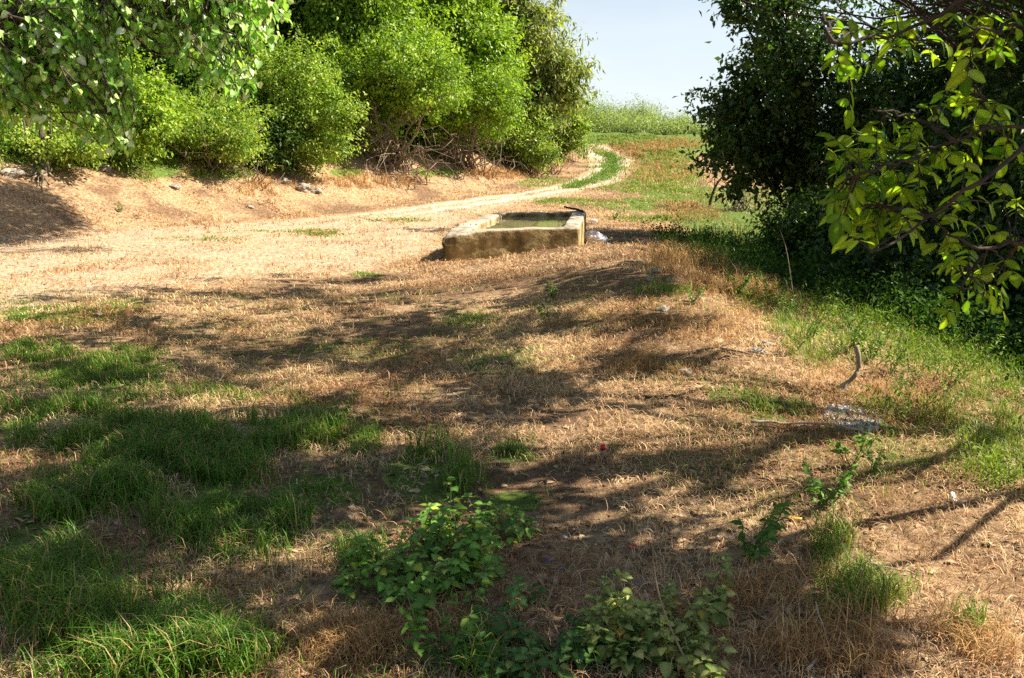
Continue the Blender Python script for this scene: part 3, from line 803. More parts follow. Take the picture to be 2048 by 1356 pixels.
for (bx, by, rx, ry, rz, hh, lb, nn) in ((5.3, 15.4, 1.1, .9, .85, .5, 'low dark bush in the hollow just right of the leaning bare trunk', 260), (5.6, 13.0, 1.1, 1.0, .9, .5, 'low dark bush in the middle of the hollow under the walnut leaves', 260), (5.5, 10.9, 1.0, .9, .75, .4, 'lowest dark bush in the hollow, nearest the sunlit weeds', 230),
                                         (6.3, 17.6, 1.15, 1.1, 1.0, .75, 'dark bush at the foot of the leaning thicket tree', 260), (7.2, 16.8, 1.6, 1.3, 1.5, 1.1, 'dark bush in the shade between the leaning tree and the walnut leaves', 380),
                                         (7.2, 12.2, 1.7, 1.4, 2.6, 2.0, 'tall dark bush at the right behind the lowest walnut leaves', 700), (8.6, 9.4, 1.6, 1.3, 2.2, 2.0, 'tall dark bush outside the right edge, added to shade the hollow, nearest of the thicket bushes', 460), (9.6, 12.6, 1.8, 1.5, 2.3, 2.2, 'tall unseen bush beyond the right edge walnut leaves, added to shade the hollow', 460), (9.0, 22.0, 2.6, 1.2, 1.2, 1.0, 'dark bush closing the gap behind the thicket trunks', 380), (7.0, 21.6, 1.2, 1.0, .8, .6, 'low bush in half shade among the thicket trunks', 200)):  # two tall bushes outside the right edge are unseen, added to shade the hollow
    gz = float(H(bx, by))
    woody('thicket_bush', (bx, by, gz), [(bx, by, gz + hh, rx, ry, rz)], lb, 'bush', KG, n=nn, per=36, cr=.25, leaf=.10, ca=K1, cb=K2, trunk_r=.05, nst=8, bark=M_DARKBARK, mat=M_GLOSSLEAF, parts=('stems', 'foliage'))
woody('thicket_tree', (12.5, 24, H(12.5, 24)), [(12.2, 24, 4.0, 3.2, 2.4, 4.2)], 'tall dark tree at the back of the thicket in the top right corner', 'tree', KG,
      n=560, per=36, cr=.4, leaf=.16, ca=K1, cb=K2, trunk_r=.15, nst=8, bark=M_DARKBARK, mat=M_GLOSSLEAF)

# ------------------------------------------------------------------ overhanging heart leaved tree on the left
def in_frame(p, m=70):
    qx, qy, zf = project(p)
    return (zf > 0.3) & (qx > -m) & (qx < 2048 + m) & (qy > -m) & (qy < 1356 + m)

def shade_points(blobs, zlo, zhi):
    out = []
    for (cx, cy, rx, ry, n) in blobs:
        r = np.sqrt(rng.random(n * 3)); a = rng.random(n * 3) * 2 * math.pi
        g = ground(cx + rx * r * np.cos(a), cy + ry * r * np.sin(a))
        k = 0
        for p in g:
            for _ in range(6):
                q = p + SUN * (rng.uniform(zlo, zhi) / SUN[2])
                if not in_frame(q, 110): break
            else: continue
            out.append(q); k += 1
            if k >= n: break
    return np.array(out)

def heart_tree():
    base = np.array([-7.8, 12.0, 0.0]); base[2] = H(base[0], base[1])
    root = thing('linden_tree', base, 'overhanging tree with silvery heart shaped leaves drooping into the top left corner', 'tree')
    poly = [(-200, -60), (590, -60), (585, 45), (555, 130), (525, 190), (470, 215), (430, 200), (400, 150), (345, 120), (300, 140), (270, 190), (290, 250), (275, 305), (225, 325), (180, 305), (140, 250), (90, 262), (40, 255), (-40, 275), (-200, 300)]
    ins = px_mask(poly)
    P, A, Nn, S, CC = [], [], [], [], []
    twigs = []
    ends = []
    cnt = 0
    while cnt < 760:
        px, py = rng.uniform(-200, 590), rng.uniform(-60, 305)
        if not ins(np.array(px), np.array(py)): continue
        if vnoise(px / 70., py / 70., 77) < .24 and not (170 < px < 300 and py > 180): continue
        dist = rng.uniform(6.5, 7.6)
        e = at(px, py, dist)
        L = rng.uniform(.35, .8)
        d = unit(np.array([rng.uniform(.1, .8), rng.uniform(-.5, .3), -rng.uniform(.3, 1.0)]))
        s = e - d * L
        pts = wander(s, e, 6, .1, sag=-.08)
        twigs.append((pts, np.linspace(.007, .002, 6)))
        ends.append(s)
        m = int(L / .036)
        t = np.sort(rng.random(m)) ** .8
        idx = t * 5; i0 = np.minimum(idx.astype(int), 4)
        q = pts[i0] + (pts[i0 + 1] - pts[i0]) * (idx - i0)[:, None]
        side = unit(np.cross(d, rvec(m)))
        ax = unit(.55 * side + np.array([0, 0, -.9]) + .25 * rng.normal(size=(m, 3)))
        P.append(q + side * .025); A.append(ax); Nn.append(unit(rng.normal(size=(m, 3)) * .6 + np.array([.8, -.35, .6])))
        S.append(rng.uniform(.038, .076, m)); cnt += 1
    # crown above and left of the frame
    ells = [(-6.2, 9.6, 5.0, 2.2, 2.4, 1.5), (-8.0, 11.0, 5.5, 2.4, 2.6, 2.2), (-6.5, 14.5, 7.2, 2.4, 2.4, 1.5)]
    C, O = crown_points(ells, 300)
    far = shade_points([(30, 435, 115, 55, 420), (-60, 470, 80, 60, 60), (110, 500, 70, 8, 20), (30, 385, 60, 20, 50)], 6.9, 8.6)
    C = np.concatenate([C, far]); O = np.concatenate([O, np.tile([0, 0, 1.0], (len(far), 1))])
    qx, qy, zf = project(C)
    out = ~((zf > 0) & (qx > -60) & (qx < 2100) & (qy > -110))
    C, O = C[out], O[out]
    pos = np.repeat(C, 26, 0) + rng.normal(size=(len(C) * 26, 3)) * .26
    P.append(pos); A.append(unit(rng.normal(size=pos.shape) * .6 + [0, 0, -.8])); Nn.append(unit(rng.normal(size=pos.shape) + np.repeat(O, 26, 0)))
    S.append(rng.uniform(.06, .11, len(pos)))
    P, A, Nn, S = map(np.concatenate, (P, A, Nn, S))
    t = rng.random(len(P))
    cols = jitter_cols(len(P), (.15, .33, .035), (.46, .62, .18), .16, t ** 1.3)
    sil = rng.random(len(P)) < .16; cols[sil] = jitter_cols(sil.sum(), (.50, .58, .36), (.72, .76, .62), .08)
    v, f, c = instance(T_HEART[0], T_HEART[1], P, A, Nn, S, cols)
    paths = list(twigs)
    trunk_top = base + np.array([.6, .3, 6.6])
    tr = wander(base - [0, 0, .2], trunk_top, 9, .05); paths.append((tr, np.linspace(.2, .07, 9)))
    ends = np.array(ends)
    # limbs: a few long branches sweeping into the visible part
    limbs = []
    for px, py, dist in ((560, 10, 7.6), (420, 60, 7.2), (480, 150, 7.6), (260, 60, 7.0), (200, 150, 7.0), (230, 230, 6.8), (90, 120, 6.8), (330, -40, 7.8), (20, 40, 6.6), (60, 230, 7.0), (-80, 120, 6.8)):
        e = at(px, py, dist)
        s = tr[rng.integers(4, 8)]
        mid = (s + e) / 2 + np.array([0, 0, .35])
        w = np.concatenate([wander(s, mid, 7, .06), wander(mid, e, 8, .07)[1:]])
        limbs.append(w); paths.append((w, np.linspace(.05, .009, len(w))))
    LP = np.concatenate(limbs)
    for s in ends:
        j = np.argmin(((LP - s) ** 2).sum(1))
        paths.append((wander(LP[j], s, 5, .1), np.linspace(.009, .006, 5)))
    for k in rng.choice(len(C), min(len(C), 40), replace=False):
        paths.append((wander(tr[rng.integers(4, 9)], C[k], 7, .1), np.linspace(.04, .008, 7)))
    tv, tf = tubes(paths, 5)
    mesh_np('trunk', tv, tf, M_BARK, root, origin=base)
    mesh_np('crown', v, f, leaf_mat('heart_leaf', .5, .42, .45, (1.0, 1.15, .45)), root, c, origin=base)
heart_tree()

# ------------------------------------------------------------------ walnut on the right and the shade it throws
# shade on the ground (photo px): centre, radii, number of leaf clumps
SHADE = [(200, 700, 260, 45, 32), (120, 800, 200, 70, 30), (150, 960, 260, 120, 60), (400, 900, 180, 60, 28), (600, 980, 220, 100, 44), (300, 1180, 420, 190, 80), (820, 980, 160, 90, 30),
         (640, 1200, 240, 140, 44), (880, 1250, 200, 60, 18), (1120, 1310, 380, 80, 26), (1060, 1160, 120, 60, 16), (1450, 1260, 190, 60, 34), (1380, 1140, 230, 45, 36), (1130, 1060, 130, 80, 24), (560, 660, 300, 50, 44), (330, 592, 260, 16, 24), (700, 590, 170, 26, 30),
         (1550, 990, 190, 14, 4), (1250, 940, 220, 16, 14), (1020, 800, 100, 60, 22), (520, 740, 160, 40, 20), (1150, 570, 200, 34, 48), (1320, 560, 150, 34, 34), (980, 640, 180, 40, 34), (800, 700, 220, 60, 38), (1290, 735, 120, 18, 9), (1250, 650, 180, 24, 16), (700, 830, 200, 40, 22), (880, 760, 120, 40, 12),
         (1500, 500, 170, 45, 60), (1700, 570, 180, 50, 80), (1420, 455, 120, 20, 30), (1850, 620, 120, 40, 40), (600, 560, 260, 10, 12), (1330, 490, 60, 18, 8), (1560, 610, 110, 20, 20), (200, 640, 200, 14, 10)]

def walnut():
    base = np.array([6.9, 5.7, 0]); base[2] = H(base[0], base[1])
    root = thing('walnut_tree', base, 'walnut tree with large backlit yellow green leaves reaching in from the right', 'tree')
    D = 3.25
    limbs_px = [
        [(2200, 180), (2048, 287), (1997, 345), (1929, 379), (1861, 432), (1780, 495), (1742, 503)],
        [(2200, 270), (2048, 253), (1973, 243), (1912, 284), (1837, 314), (1792, 301)],
        [(1973, 243), (1968, 200), (1963, 178), (1943, 137), (1925, 120)],
        [(1990, -60), (1936, 0), (1861, 41), (1803, 65), (1734, 82), (1673, 85)],
        [(1990, -60), (1929, 0), (1895, 44), (1826, 85), (1792, 92)],
        [(2200, 60), (2048, 58), (2031, 48), (1980, 58), (1950, 60)],
        [(2200, 470), (2048, 479), (1966, 508), (1920, 483), (1862, 441)],
        [(1966, 508), (1940, 540), (1925, 570)],
        [(1837, 314), (1790, 330), (1720, 340), (1670, 390)],
        [(1861, 432), (1790, 420), (1720, 400), (1650, 430)],
        [(1673, 85), (1655, 60), (1640, 20)],
        [(1912, 284), (1860, 250), (1800, 225), (1740, 220)],
        [(2048, 479), (2010, 520), (1990, 560)]]
    paths, limbs = [], []
    for k, L in enumerate(limbs_px):
        dd = D + (0.15 * ((k * 7) % 5) - .3)
        p = np.array([at(a, b, dd + .12 * math.sin(i * 1.7 + k)) for i, (a, b) in enumerate(L)])
        p = smooth_path(p, 14)
        p[1:-1] += rng.normal(size=(12, 3)) * .006
        limbs.append(p)
        r0 = .0095 if L[0][0] > 1985 else .008
        paths.append((p, np.linspace(r0, .0035, 14)))
    trunk = wander(base - [0, 0, .2], base + np.array([-.6, .2, 5.4]), 10, .03); paths.append((trunk, np.linspace(.19, .06, 10)))
    node = at(2330, 300, 3.9)
    for k in (1, 5, 6, 0, 3):
        s = node if k in (1, 5, 6) else trunk[4 + k]; e = limbs[k][0]
        paths.append((wander(s, e, 8, .07), np.linspace(.03, .016, 8)))
    # compound leaves: attachment, tip
    P, A, Nn, S = [], [], [], []
    def compound(s, tip, sizes=1.0):
        L = np.linalg.norm(tip - s); ax = unit(tip - s)
        nrm = unit(np.array([rng.normal() * .5, -.7 + rng.normal() * .3, .75 + rng.normal() * .3]))
        nrm = unit(nrm - (nrm @ ax) * ax); sd = np.cross(ax, nrm)
        pts = np.array([s + (tip - s) * t + np.array([0, 0, -.10 * L * t * t]) for t in np.linspace(0, 1, 6)])
        paths.append((pts, np.linspace(.003, .0015, 6)))
        pairs = rng.integers(2, 4)
        for i in range(pairs):
            t = .38 + .5 * i / max(1, pairs - 1)
            q = pts[0] + (pts[-1] - pts[0]) * t; q[2] = s[2] + (tip - s)[2] * t - .10 * L * t * t
            for sg in (-1, 1):
                if rng.random() < .1: continue
                a = unit(ax * .45 + sg * sd * rng.uniform(.7, 1.1) + np.array([0, 0, -.3 - .35 * rng.random()]))
                P.append(q); A.append(a); Nn.append(unit(nrm + .45 * rng.normal(size=3))); S.append(sizes * rng.uniform(.05, .092) * (1 if i else .8))
        P.append(pts[-1]); A.append(unit(ax + np.array([0, 0, -.4]))); Nn.append(unit(nrm + .3 * rng.normal(size=3))); S.append(sizes * rng.uniform(.07, .105))
    LP = np.concatenate(limbs)
    lx, ly, _ = project(LP)
    tips = [(1715, 130), (1680, 130), (1765, 110), (1800, 40), (1830, 90), (1870, 100), (1905, 105), (1945, 90), (1985, 90), (2005, 70), (1900, 20), (1790, 10), (1740, 50), (1975, 25), (1690, 60),
            (1890, 200), (1925, 205), (1965, 190), (1950, 240), (1905, 160), (1935, 145),
            (1700, 210), (1715, 250), (1660, 265), (1690, 290), (1755, 250), (1640, 300), (1675, 330), (1720, 310), (1765, 300), (1800, 260), (1830, 240), (1795, 340), (1745, 350), (1700, 385), (1640, 390), (1625, 440), (1665, 440), (1660, 420), (1715, 430), (1760, 400), (1800, 420), (1840, 370), (1870, 340), (1900, 330),
            (1850, 300), (1930, 310), (1960, 290), (1985, 400), (2010, 360), (2035, 390), (1975, 440), (1940, 400), (1890, 400), (1840, 460), (1790, 450), (1750, 470), (1870, 480), (1905, 470), (2000, 460),
            (1960, 560), (1985, 600), (1935, 600), (2015, 590), (1970, 530), (2030, 540), (1920, 540), (1890, 520), (1900, 500), (2040, 300), (2030, 240), (2000, 200), (1945, 350), (2040, 470), (1770, 60)]
    tips = tips + [(a + rng.uniform(-45, 45), b + rng.uniform(-35, 40)) for a, b in tips[6:] if rng.random() < .8]
    for (a, b) in tips:
        a = max(a, 1668 + rng.uniform(0, 20))
        d2 = (lx - a) ** 2 + (ly - b) ** 2
        cand = np.argsort(d2); cand = cand[(d2[cand] > 45 ** 2)][:10]
        j = cand[rng.integers(len(cand))]
        tip = at(a, b - 8, np.linalg.norm(LP[j] - CAM) + rng.uniform(-.22, .12))
        s = LP[j]
        if np.linalg.norm(tip - s) > .34: s = tip + (s - tip) * (.34 / np.linalg.norm(tip - s)); paths.append((wander(LP[j], s, 4, .05), np.linspace(.004, .003, 4)))
        compound(s, tip)
    t = rng.random(len(P)); t = np.clip(t, 0, 1)
    parts = [instance(T_WALNUT[0], T_WALNUT[1], np.array(P), np.array(A), np.array(Nn), np.array(S), jitter_cols(len(P), (.065, .165, .014), (.29, .39, .03), .18, t))]
    # crown above the frame
    near = shade_points([(*b[:4], int(b[4] * (2.3 if b[0] > 1000 and b[1] > 1100 else 1.7 if b[1] > 840 else 1.6))) for b in SHADE if b[1] >= 640], 2.4, 4.8)
    C = near
    vis = np.array(P)[::3]
    dv = C[:, None] - vis[None]
    al = (dv @ SUN)
    perp = np.linalg.norm(dv - al[..., None] * SUN, axis=-1)
    C = C[~((perp < .30) & (al > 0)).any(1) | (rng.random(len(C)) < .26)]
    O = unit(C - np.array([4.5, 4.5, 4.0]))
    parts.append(clump_leaves(C, O, 21, .14 * rng.uniform(.5, 1.5, len(C)), .12, T_LEAF6, (.06, .13, .015), (.13, .22, .03)))
    cent = C[rng.choice(len(C), 18, replace=False)]
    for it in range(4):
        lab = np.argmin(((C[:, None] - cent[None]) ** 2).sum(-1), 1)
        cent = np.array([C[lab == i].mean(0) if (lab == i).any() else cent[i] for i in range(18)])
    paths.append((wander(trunk[4], node, 8, .05), np.linspace(.06, .03, 8)))
    for i in range(18):
        s0 = trunk[rng.integers(6, 10)]; md = (s0 + cent[i]) / 2 + np.array([.3, 0, 1.1])
        for up_ in (0, 1, 2, 3.5):
            w = np.concatenate([wander(s0, md + [0, 0, up_], 5, .04), wander(md + [0, 0, up_], cent[i], 6, .04)[1:]])
            if not in_frame(w, 10).any(): break
        else: continue
        paths.append((w, np.linspace(.035, .012, 10)))
        for q in C[lab == i]:
            paths.append((wander(w[rng.integers(6, 10)], q, 5, .12), np.linspace(.009, .004, 5)))
    tv, tf = tubes(paths, 6)
    v, f, c = join(parts)
    mesh_np('trunk', tv, tf, M_DARKBARK, root, origin=base)
    mesh_np('crown', v, f, M_WALNUT, root, c, origin=base)
walnut()

def thicket_canopy():
    base = np.array([8.2, 12.6, 0]); base[2] = H(base[0], base[1])
    C = shade_points([(*b[:4], int(b[4] * 1.55)) for b in SHADE if b[1] < 640], 4.2, 6.4)
    C = np.concatenate([C, shade_points([(1148, 440, 24, 16, 70), (1090, 433, 80, 5, 10), (930, 447, 60, 12, 10), (840, 459, 80, 5, 22)], 5.8, 7.2)])
    C = np.concatenate([C, shade_points([(1560, 520, 200, 50, 150), (1760, 590, 200, 50, 190), (1950, 640, 120, 40, 60)], 2.2, 5.5)])
    root = thing('thicket_tree', base, 'tree whose high crown hangs over the slope right of the trough, out of frame above', 'tree', KG)
    O = unit(C - np.array([7, 13, 4.0]))
    v, f, c = clump_leaves(C, O, 26, .16 * rng.uniform(.5, 1.5, len(C)), .12, T_LEAF6, K1, K2)
    trunk = wander(base - [0, 0, .2], base + np.array([-.6, .3, 5.4]), 10, .04)
    paths = [(trunk, np.linspace(.15, .05, 10))]
    for q in C[::3]:
        w = wander(trunk[rng.integers(6, 10)], q, 8, .09)
        qx, qy, _ = project(w)
        if not ((qx < 1520) & (qy > -20)).any(): paths.append((w, np.linspace(.02, .005, 8)))
    tv, tf = tubes(paths, 5)
    mesh_np('trunk', tv, tf, M_DARKBARK, root, origin=base)
    mesh_np('crown', v, f, M_GLOSSLEAF, root, c, origin=base)
thicket_canopy()

# ------------------------------------------------------------------ ground cover that nobody could count
def flora(pos, L, W, elev_lo, elev_hi, ca, cb, tmpl, t=None, curl=1.0):
    n = len(pos)
    el = rng.uniform(elev_lo, elev_hi, n); az = rng.random(n) * 2 * math.pi
    ax = np.stack([np.cos(el) * np.cos(az), np.cos(el) * np.sin(az), np.sin(el)], 1)
    nr = unit(np.stack([-np.sin(el) * np.cos(az), -np.sin(el) * np.sin(az), np.cos(el)], 1) + .25 * rng.normal(size=(n, 3)))
    tv = tmpl[0].copy(); tv[:, 2] *= curl
    return instance(tv, tmpl[1], pos, ax, nr, L, jitter_cols(n, ca, cb, .16, t), W)

def green_grass():
    parts = []
    for (cx, cy, rx, ry, n, L, tone) in GREEN:
        n = int(n * (1.05 if tone < .55 or cx < 1400 else .6))
        r = np.sqrt(rng.random(n)) * (1 + .32 * rng.normal(size=n)); a = rng.random(n) * 2 * math.pi
        px, py = cx + rx * r * np.cos(a), cy + ry * r * np.sin(a)
        keep = np.ones(n, bool)
        px, py = px[keep], py[keep]
        p = ground(px, py)
        k = (fbm(p[:, 0] * 1.9, p[:, 1] * 1.9, 61, 3) + .5 * (vnoise(p[:, 0] * 7, p[:, 1] * 7, 62) - .5) + .26 * rng.random(len(p)) > .635)
        p = p[k & ~IN_TROUGH(p[:, 0], p[:, 1])]
        d = np.linalg.norm(p - CAM, axis=1)
        p = p - [0, 0, .006]
        # blades of a tuft share a length
        tl = .4 + 1.15 * vnoise(p[:, 0] * 6, p[:, 1] * 6, 66)
        L_ = L * .88 * tl * rng.uniform(.35, 1.45, len(p))
        W_ = np.maximum(.0042, .0006 * d) * rng.uniform(.8, 1.4, len(p))
        ca = np.array((.04, .125, .008)) * (1 - tone) + np.array((.18, .24, .03)) * tone
        cb = np.array((.12, .28, .018)) * (1 - tone) + np.array((.42, .47, .11)) * tone
        if L >= .3: ca, cb = np.array((.03, .075, .012)), np.array((.075, .15, .02))  # tall hollow grass: deep shade put into a darker blade colour
        parts.append(flora(p, L_, W_, math.radians(42), math.radians(88), ca, cb, T_CURL, curl=1.8))
        m = rng.random(len(p)) < .14
        cc = parts[-1][2].reshape(len(p), -1, 3); cc[m] = rng.uniform(.6, 1.1, (m.sum(), 1, 1)) * np.array([.55, .38, .17])
    # stray blades thinning out around the patches
    n = 26000
    y = 2.4 + 9 * rng.random(n) ** 1.3; x = rng.uniform(-1, 1, n) * (y * .61 + .2)
    k = fbm(x * .8, y * .8, 63) + .25 * (vnoise(x * 5, y * 5, 64) - .5) + .10 * (x < -.2) - .06 * (x > .5) > .54
    x, y = x[k], y[k]
    p = np.stack([x, y, H(x, y) - .005], 1)
    parts.append(flora(p, rng.uniform(.02, .10, len(p)), np.maximum(.0034, .0006 * y), .3, 1.5, (.09, .17, .02), (.32, .40, .07), T_CURL, curl=2))
    # strip between the wheel ruts on the slope
    i = rng.integers(8, 74, 5200)
    m = (RA[i] + RB[i]) / 2 + rng.normal(size=(5200, 2)) * .30
    w_ = fbm(m[:, 0] * 1.4, m[:, 1] * 1.4, 67, 3) + .2 * rng.random(5200) < .56; m[w_] += rng.normal(size=(w_.sum(), 2)) * .7
    p = np.stack([m[:, 0], m[:, 1], H(m[:, 0], m[:, 1])], 1); d = p[:, 1]
    parts.append(flora(p, rng.uniform(.06, .22, 5200), .0006 * d, .6, 1.5, (.07, .17, .02), (.19, .31, .05), T_CURL))
    v, f, c = join(parts)
    tag(mesh_np('grass', v, f, M_GRASS, None, c), 'short green grass growing in patches on the dry ground', 'grass', kind='stuff')
green_grass()

def dry_grass():
    parts = []
    for (y0, y1, dens, xw) in ((2.3, 4.2, 5200, 0), (4.2, 6.5, 3400, 0), (6.5, 10, 1900, 0), (10, 16, 900, 0), (16, 28, 380, 0), (28, 48, 130, 0)):
        area = (y1 - y0) * ((y0 + y1) / 2 * 1.22 + .5)
        n = int(area * dens)
        y = rng.uniform(y0, y1, n); x = rng.uniform(-1, 1, n) * (y * .61 + .25)
        den = .24 + 1.9 * (fbm(x * 1.6, y * 1.6, 71) - .38) + 1.2 * (fbm(x * 6, y * 6, 72) - .5)
        den = den * np.where((y < 60), 1 - .55 * IN_YARD(x, y), 1)
        den = den * (1 - .8 * (fbm(x * .9, y * .9, 41) > .60))
        den = np.where((x > .5) & (y < 8), np.maximum(den, .42), den)
        den = np.where(x > 4.2, den * .6, den)
        k = (rng.random(n) < den) & ~IN_TROUGH(x, y) & (bank_u(x, y) < 4.0)
        if y0 >= 16: k &= rut_dist(x, y) > .35
        x, y = x[k], y[k]
        p = np.stack([x, y, H(x, y) + .004], 1)
        d = np.linalg.norm(p - CAM, axis=1)
        L = rng.uniform(.03, .095, len(p)) * (1 + .02 * d); W = np.maximum(.0026, .00062 * d) * rng.uniform(.7, 1.4, len(p))
        t = np.clip(fbm(x * 1.1, y * 1.1, 73) * 1.8 - .4 + .3 * rng.normal(size=len(p)), 0, 1)
        up = rng.random(len(p)) < .16
        for m, lo, hi in ((~up, -4, 24), (up, 25, 75)):
            parts.append(flora(p[m], L[m], W[m], math.radians(lo), math.radians(hi), (.28, .14, .06), (.80, .58, .33), T_CURL, t[m], 1.6))
    v, f, c = join(parts)
    tag(mesh_np('dry_grass', v, f, M_STRAW, None, c), 'matted straw coloured dead grass over the whole clearing', 'dry grass', kind='stuff')
dry_grass()

def dead_tufts():
    """tussocks of longer dead grass, reddish brown"""
    parts = []
    for (cx, cy, rx, ry, n, L) in ((700, 1290, 90, 40, 2600, .12), (560, 1190, 120, 40, 1800, .09), (860, 1240, 60, 30, 900, .09), (1650, 1240, 120, 60, 300, .26), (1880, 1200, 100, 60, 160, .22), (1690, 1290, 160, 60, 2600, .14), (1560, 1190, 120, 50, 1500, .10), (1880, 1300, 150, 50, 1800, .15), (1420, 1250, 100, 50, 1200, .09),
                                  (1310, 735, 80, 22, 2600, .12), (1390, 650, 120, 35, 3000, .12), (1480, 570, 90, 25, 3600, .22), (1380, 520, 80, 25, 3000, .26), (1530, 610, 60, 25, 1600, .2), (1680, 770, 90, 40, 1600, .1), (1830, 800, 80, 50, 1800, .14), (1250, 620, 110, 24, 2000, .08), (980, 750, 120, 40, 1800, .07),
                                  (1080, 320, 45, 22, 3000, .45), (1010, 350, 60, 10, 1600, .3), (740, 365, 90, 12, 1800, .25), (520, 375, 90, 16, 1500, .2), (1380, 430, 60, 14, 1200, .2), (1360, 415, 40, 8, 900, .25), (1310, 315, 60, 16, 900, .2), (1330, 345, 70, 20, 2600, .3), (1270, 300, 50, 12, 1800, .3), (1350, 290, 50, 10, 1500, .35)):
        r = np.sqrt(rng.random(n)) * (1 + .2 * rng.normal(size=n)); a = rng.random(n) * 2 * math.pi
        p = ground(cx + 1.15 * rx * r * np.cos(a), cy + 1.15 * ry * r * np.sin(a))
        if cy > 600: p = p[:int(len(p) * .6)]; L = L * .8; n = len(p)
        k = vnoise(p[:, 0] * 5, p[:, 1] * 5, 83) + .4 * rng.random(n) > .68
        p = p[k]; d = np.linalg.norm(p - CAM, axis=1)
        parts.append(flora(p, L * rng.uniform(.5, 1.3, len(p)), np.maximum(.0026, .00042 * d) * rng.uniform(.7, 1.3, len(p)), math.radians(5), math.radians(80), (.25, .11, .04), (.72, .48, .21), T_CURL, curl=2.2))
    v, f, c = join(parts)
    tag(mesh_np('dry_grass', v, f, M_STRAW, None, c), 'longer reddish dead grass standing in loose tussocks', 'dry grass', kind='stuff')
dead_tufts()

def litter():
    n = 16000
    y = 2.4 + 24 * rng.random(n) ** 1.6; x = rng.uniform(-1, 1, n) * (y * .61 + .2)
    k = (fbm(x * 1.3, y * 1.3, 91) + .25 * rng.random(n) > .56) & ~IN_TROUGH(x, y)
    x, y = x[k], y[k]
    p = np.stack([x, y, H(x, y) + .008], 1)
    v, f, c = instance(T_LEAF6[0], T_LEAF6[1], p, unit(rng.normal(size=(len(p), 3)) * [1, 1, .25]), unit(rng.normal(size=(len(p), 3)) * .35 + [0, 0, 1]), rng.uniform(.02, .06, len(p)), jitter_cols(len(p), (.10, .055, .03), (.40, .29, .18), .2))
    tag(mesh_np('leaf_litter', v, f, M_LITTER, None, c), 'brown fallen leaves and chaff lying among the dead grass', 'leaf litter', kind='stuff')
    n = 3400
    y = 2.4 + 40 * rng.random(n) ** 1.7; x = rng.uniform(-1, 1, n) * (y * .61 + .2)
    p = np.stack([x, y, H(x, y) + .003], 1)
    k = ~IN_TROUGH(x, y); p = p[k]
    oc = np.array([(1, 0, 0), (-.9, .1, .1), (0, .8, -.1), (.1, -.9, 0), (0, .1, .6), (.1, 0, -.6)], float)
    of = np.array([(0, 2, 4), (2, 1, 4), (1, 3, 4), (3, 0, 4), (2, 0, 5), (1, 2, 5), (3, 1, 5), (0, 3, 5)])
    v, f, c = instance(oc, of, p, rvec(len(p)), rvec(len(p)), rng.uniform(.003, .013, len(p)) * (1 + .04 * p[:, 1]), jitter_cols(len(p), (.15, .10, .07), (.40, .32, .25), .2))
    o = mesh_np('gravel', v, f, M_LITTER, None, c, smooth=False)
    tag(o, 'small clods and pebbles scattered over the dry soil', 'gravel', kind='stuff')
litter()

def undergrowth():
    parts = []
    # broad leaved ground cover on the shaded slope and in the hollow, shade partly put into its dark colour
    n = 5200
    y = rng.uniform(5.6, 22, n); x = 3.1 + 5.5 * rng.random(n) ** .9 + .5 * (vnoise(y * .8, y * .1, 5) - .5) + np.where(y < 8, .6, 0)
    k = fbm(x * .9, y * .9, 95) + .1 * rng.random(n) > .52; x, y = x[k], y[k]
    h = .12 + .55 * vnoise(x * 1.2, y * 1.2, 96) * sstep(3.0, 4.6, x)
    C = np.stack([x, y, H(x, y) + h * rng.random(len(x))], 1)
    parts.append(clump_leaves(C, np.tile([0, -.2, 1.0], (len(C), 1)), 20, .16, .05, T_LEAF4, (.022, .06, .010), (.08, .16, .022), updir=.5, droop=-.1))
    # fine leaved sunlit weeds at the edge of the slope
    n = 2300
    y = rng.uniform(4.2, 11, n); x = 2.3 + 3.2 * rng.random(n) ** 1.3
    k = (fbm(x * 1.6, y * 1.6, 98) + .12 * (x - 3) > .53); x, y = x[k], y[k]
    C = np.stack([x, y, H(x, y) + .16 * rng.random(len(x)) * vnoise(x * 2, y * 2, 99)], 1)
    parts.append(clump_leaves(C, np.tile([0, -.2, 1.0], (len(C), 1)), 14, .09, .034, T_LEAFN, (.10, .18, .02), (.28, .36, .06), updir=.6, droop=-.4))
    # vegetation at the foot of the left bank shrubs
    n = 3000
    yb = rng.uniform(17, 60, n); xb = np.interp(yb, FOOT_Y, FOOT_X) - rng.uniform(3.2, 9, n)
    k = fbm(xb * .7, yb * .7, 97) > .42; xb, yb = xb[k], yb[k]
    C = np.stack([xb, yb, H(xb, yb) + .35 * rng.random(len(xb))], 1)
    parts.append(clump_leaves(C, np.tile([0, -.2, 1.0], (len(C), 1)), 22, .34, .10, T_LEAF4, (.08, .17, .02), (.24, .34, .05), updir=.8, droop=.1))
    v, f, c = join(parts)
    tag(mesh_np('undergrowth', v, f, M_WEED, None, c), 'low leafy weeds covering the shaded slope and the foot of the bank shrubs', 'undergrowth', kind='stuff')
undergrowth()

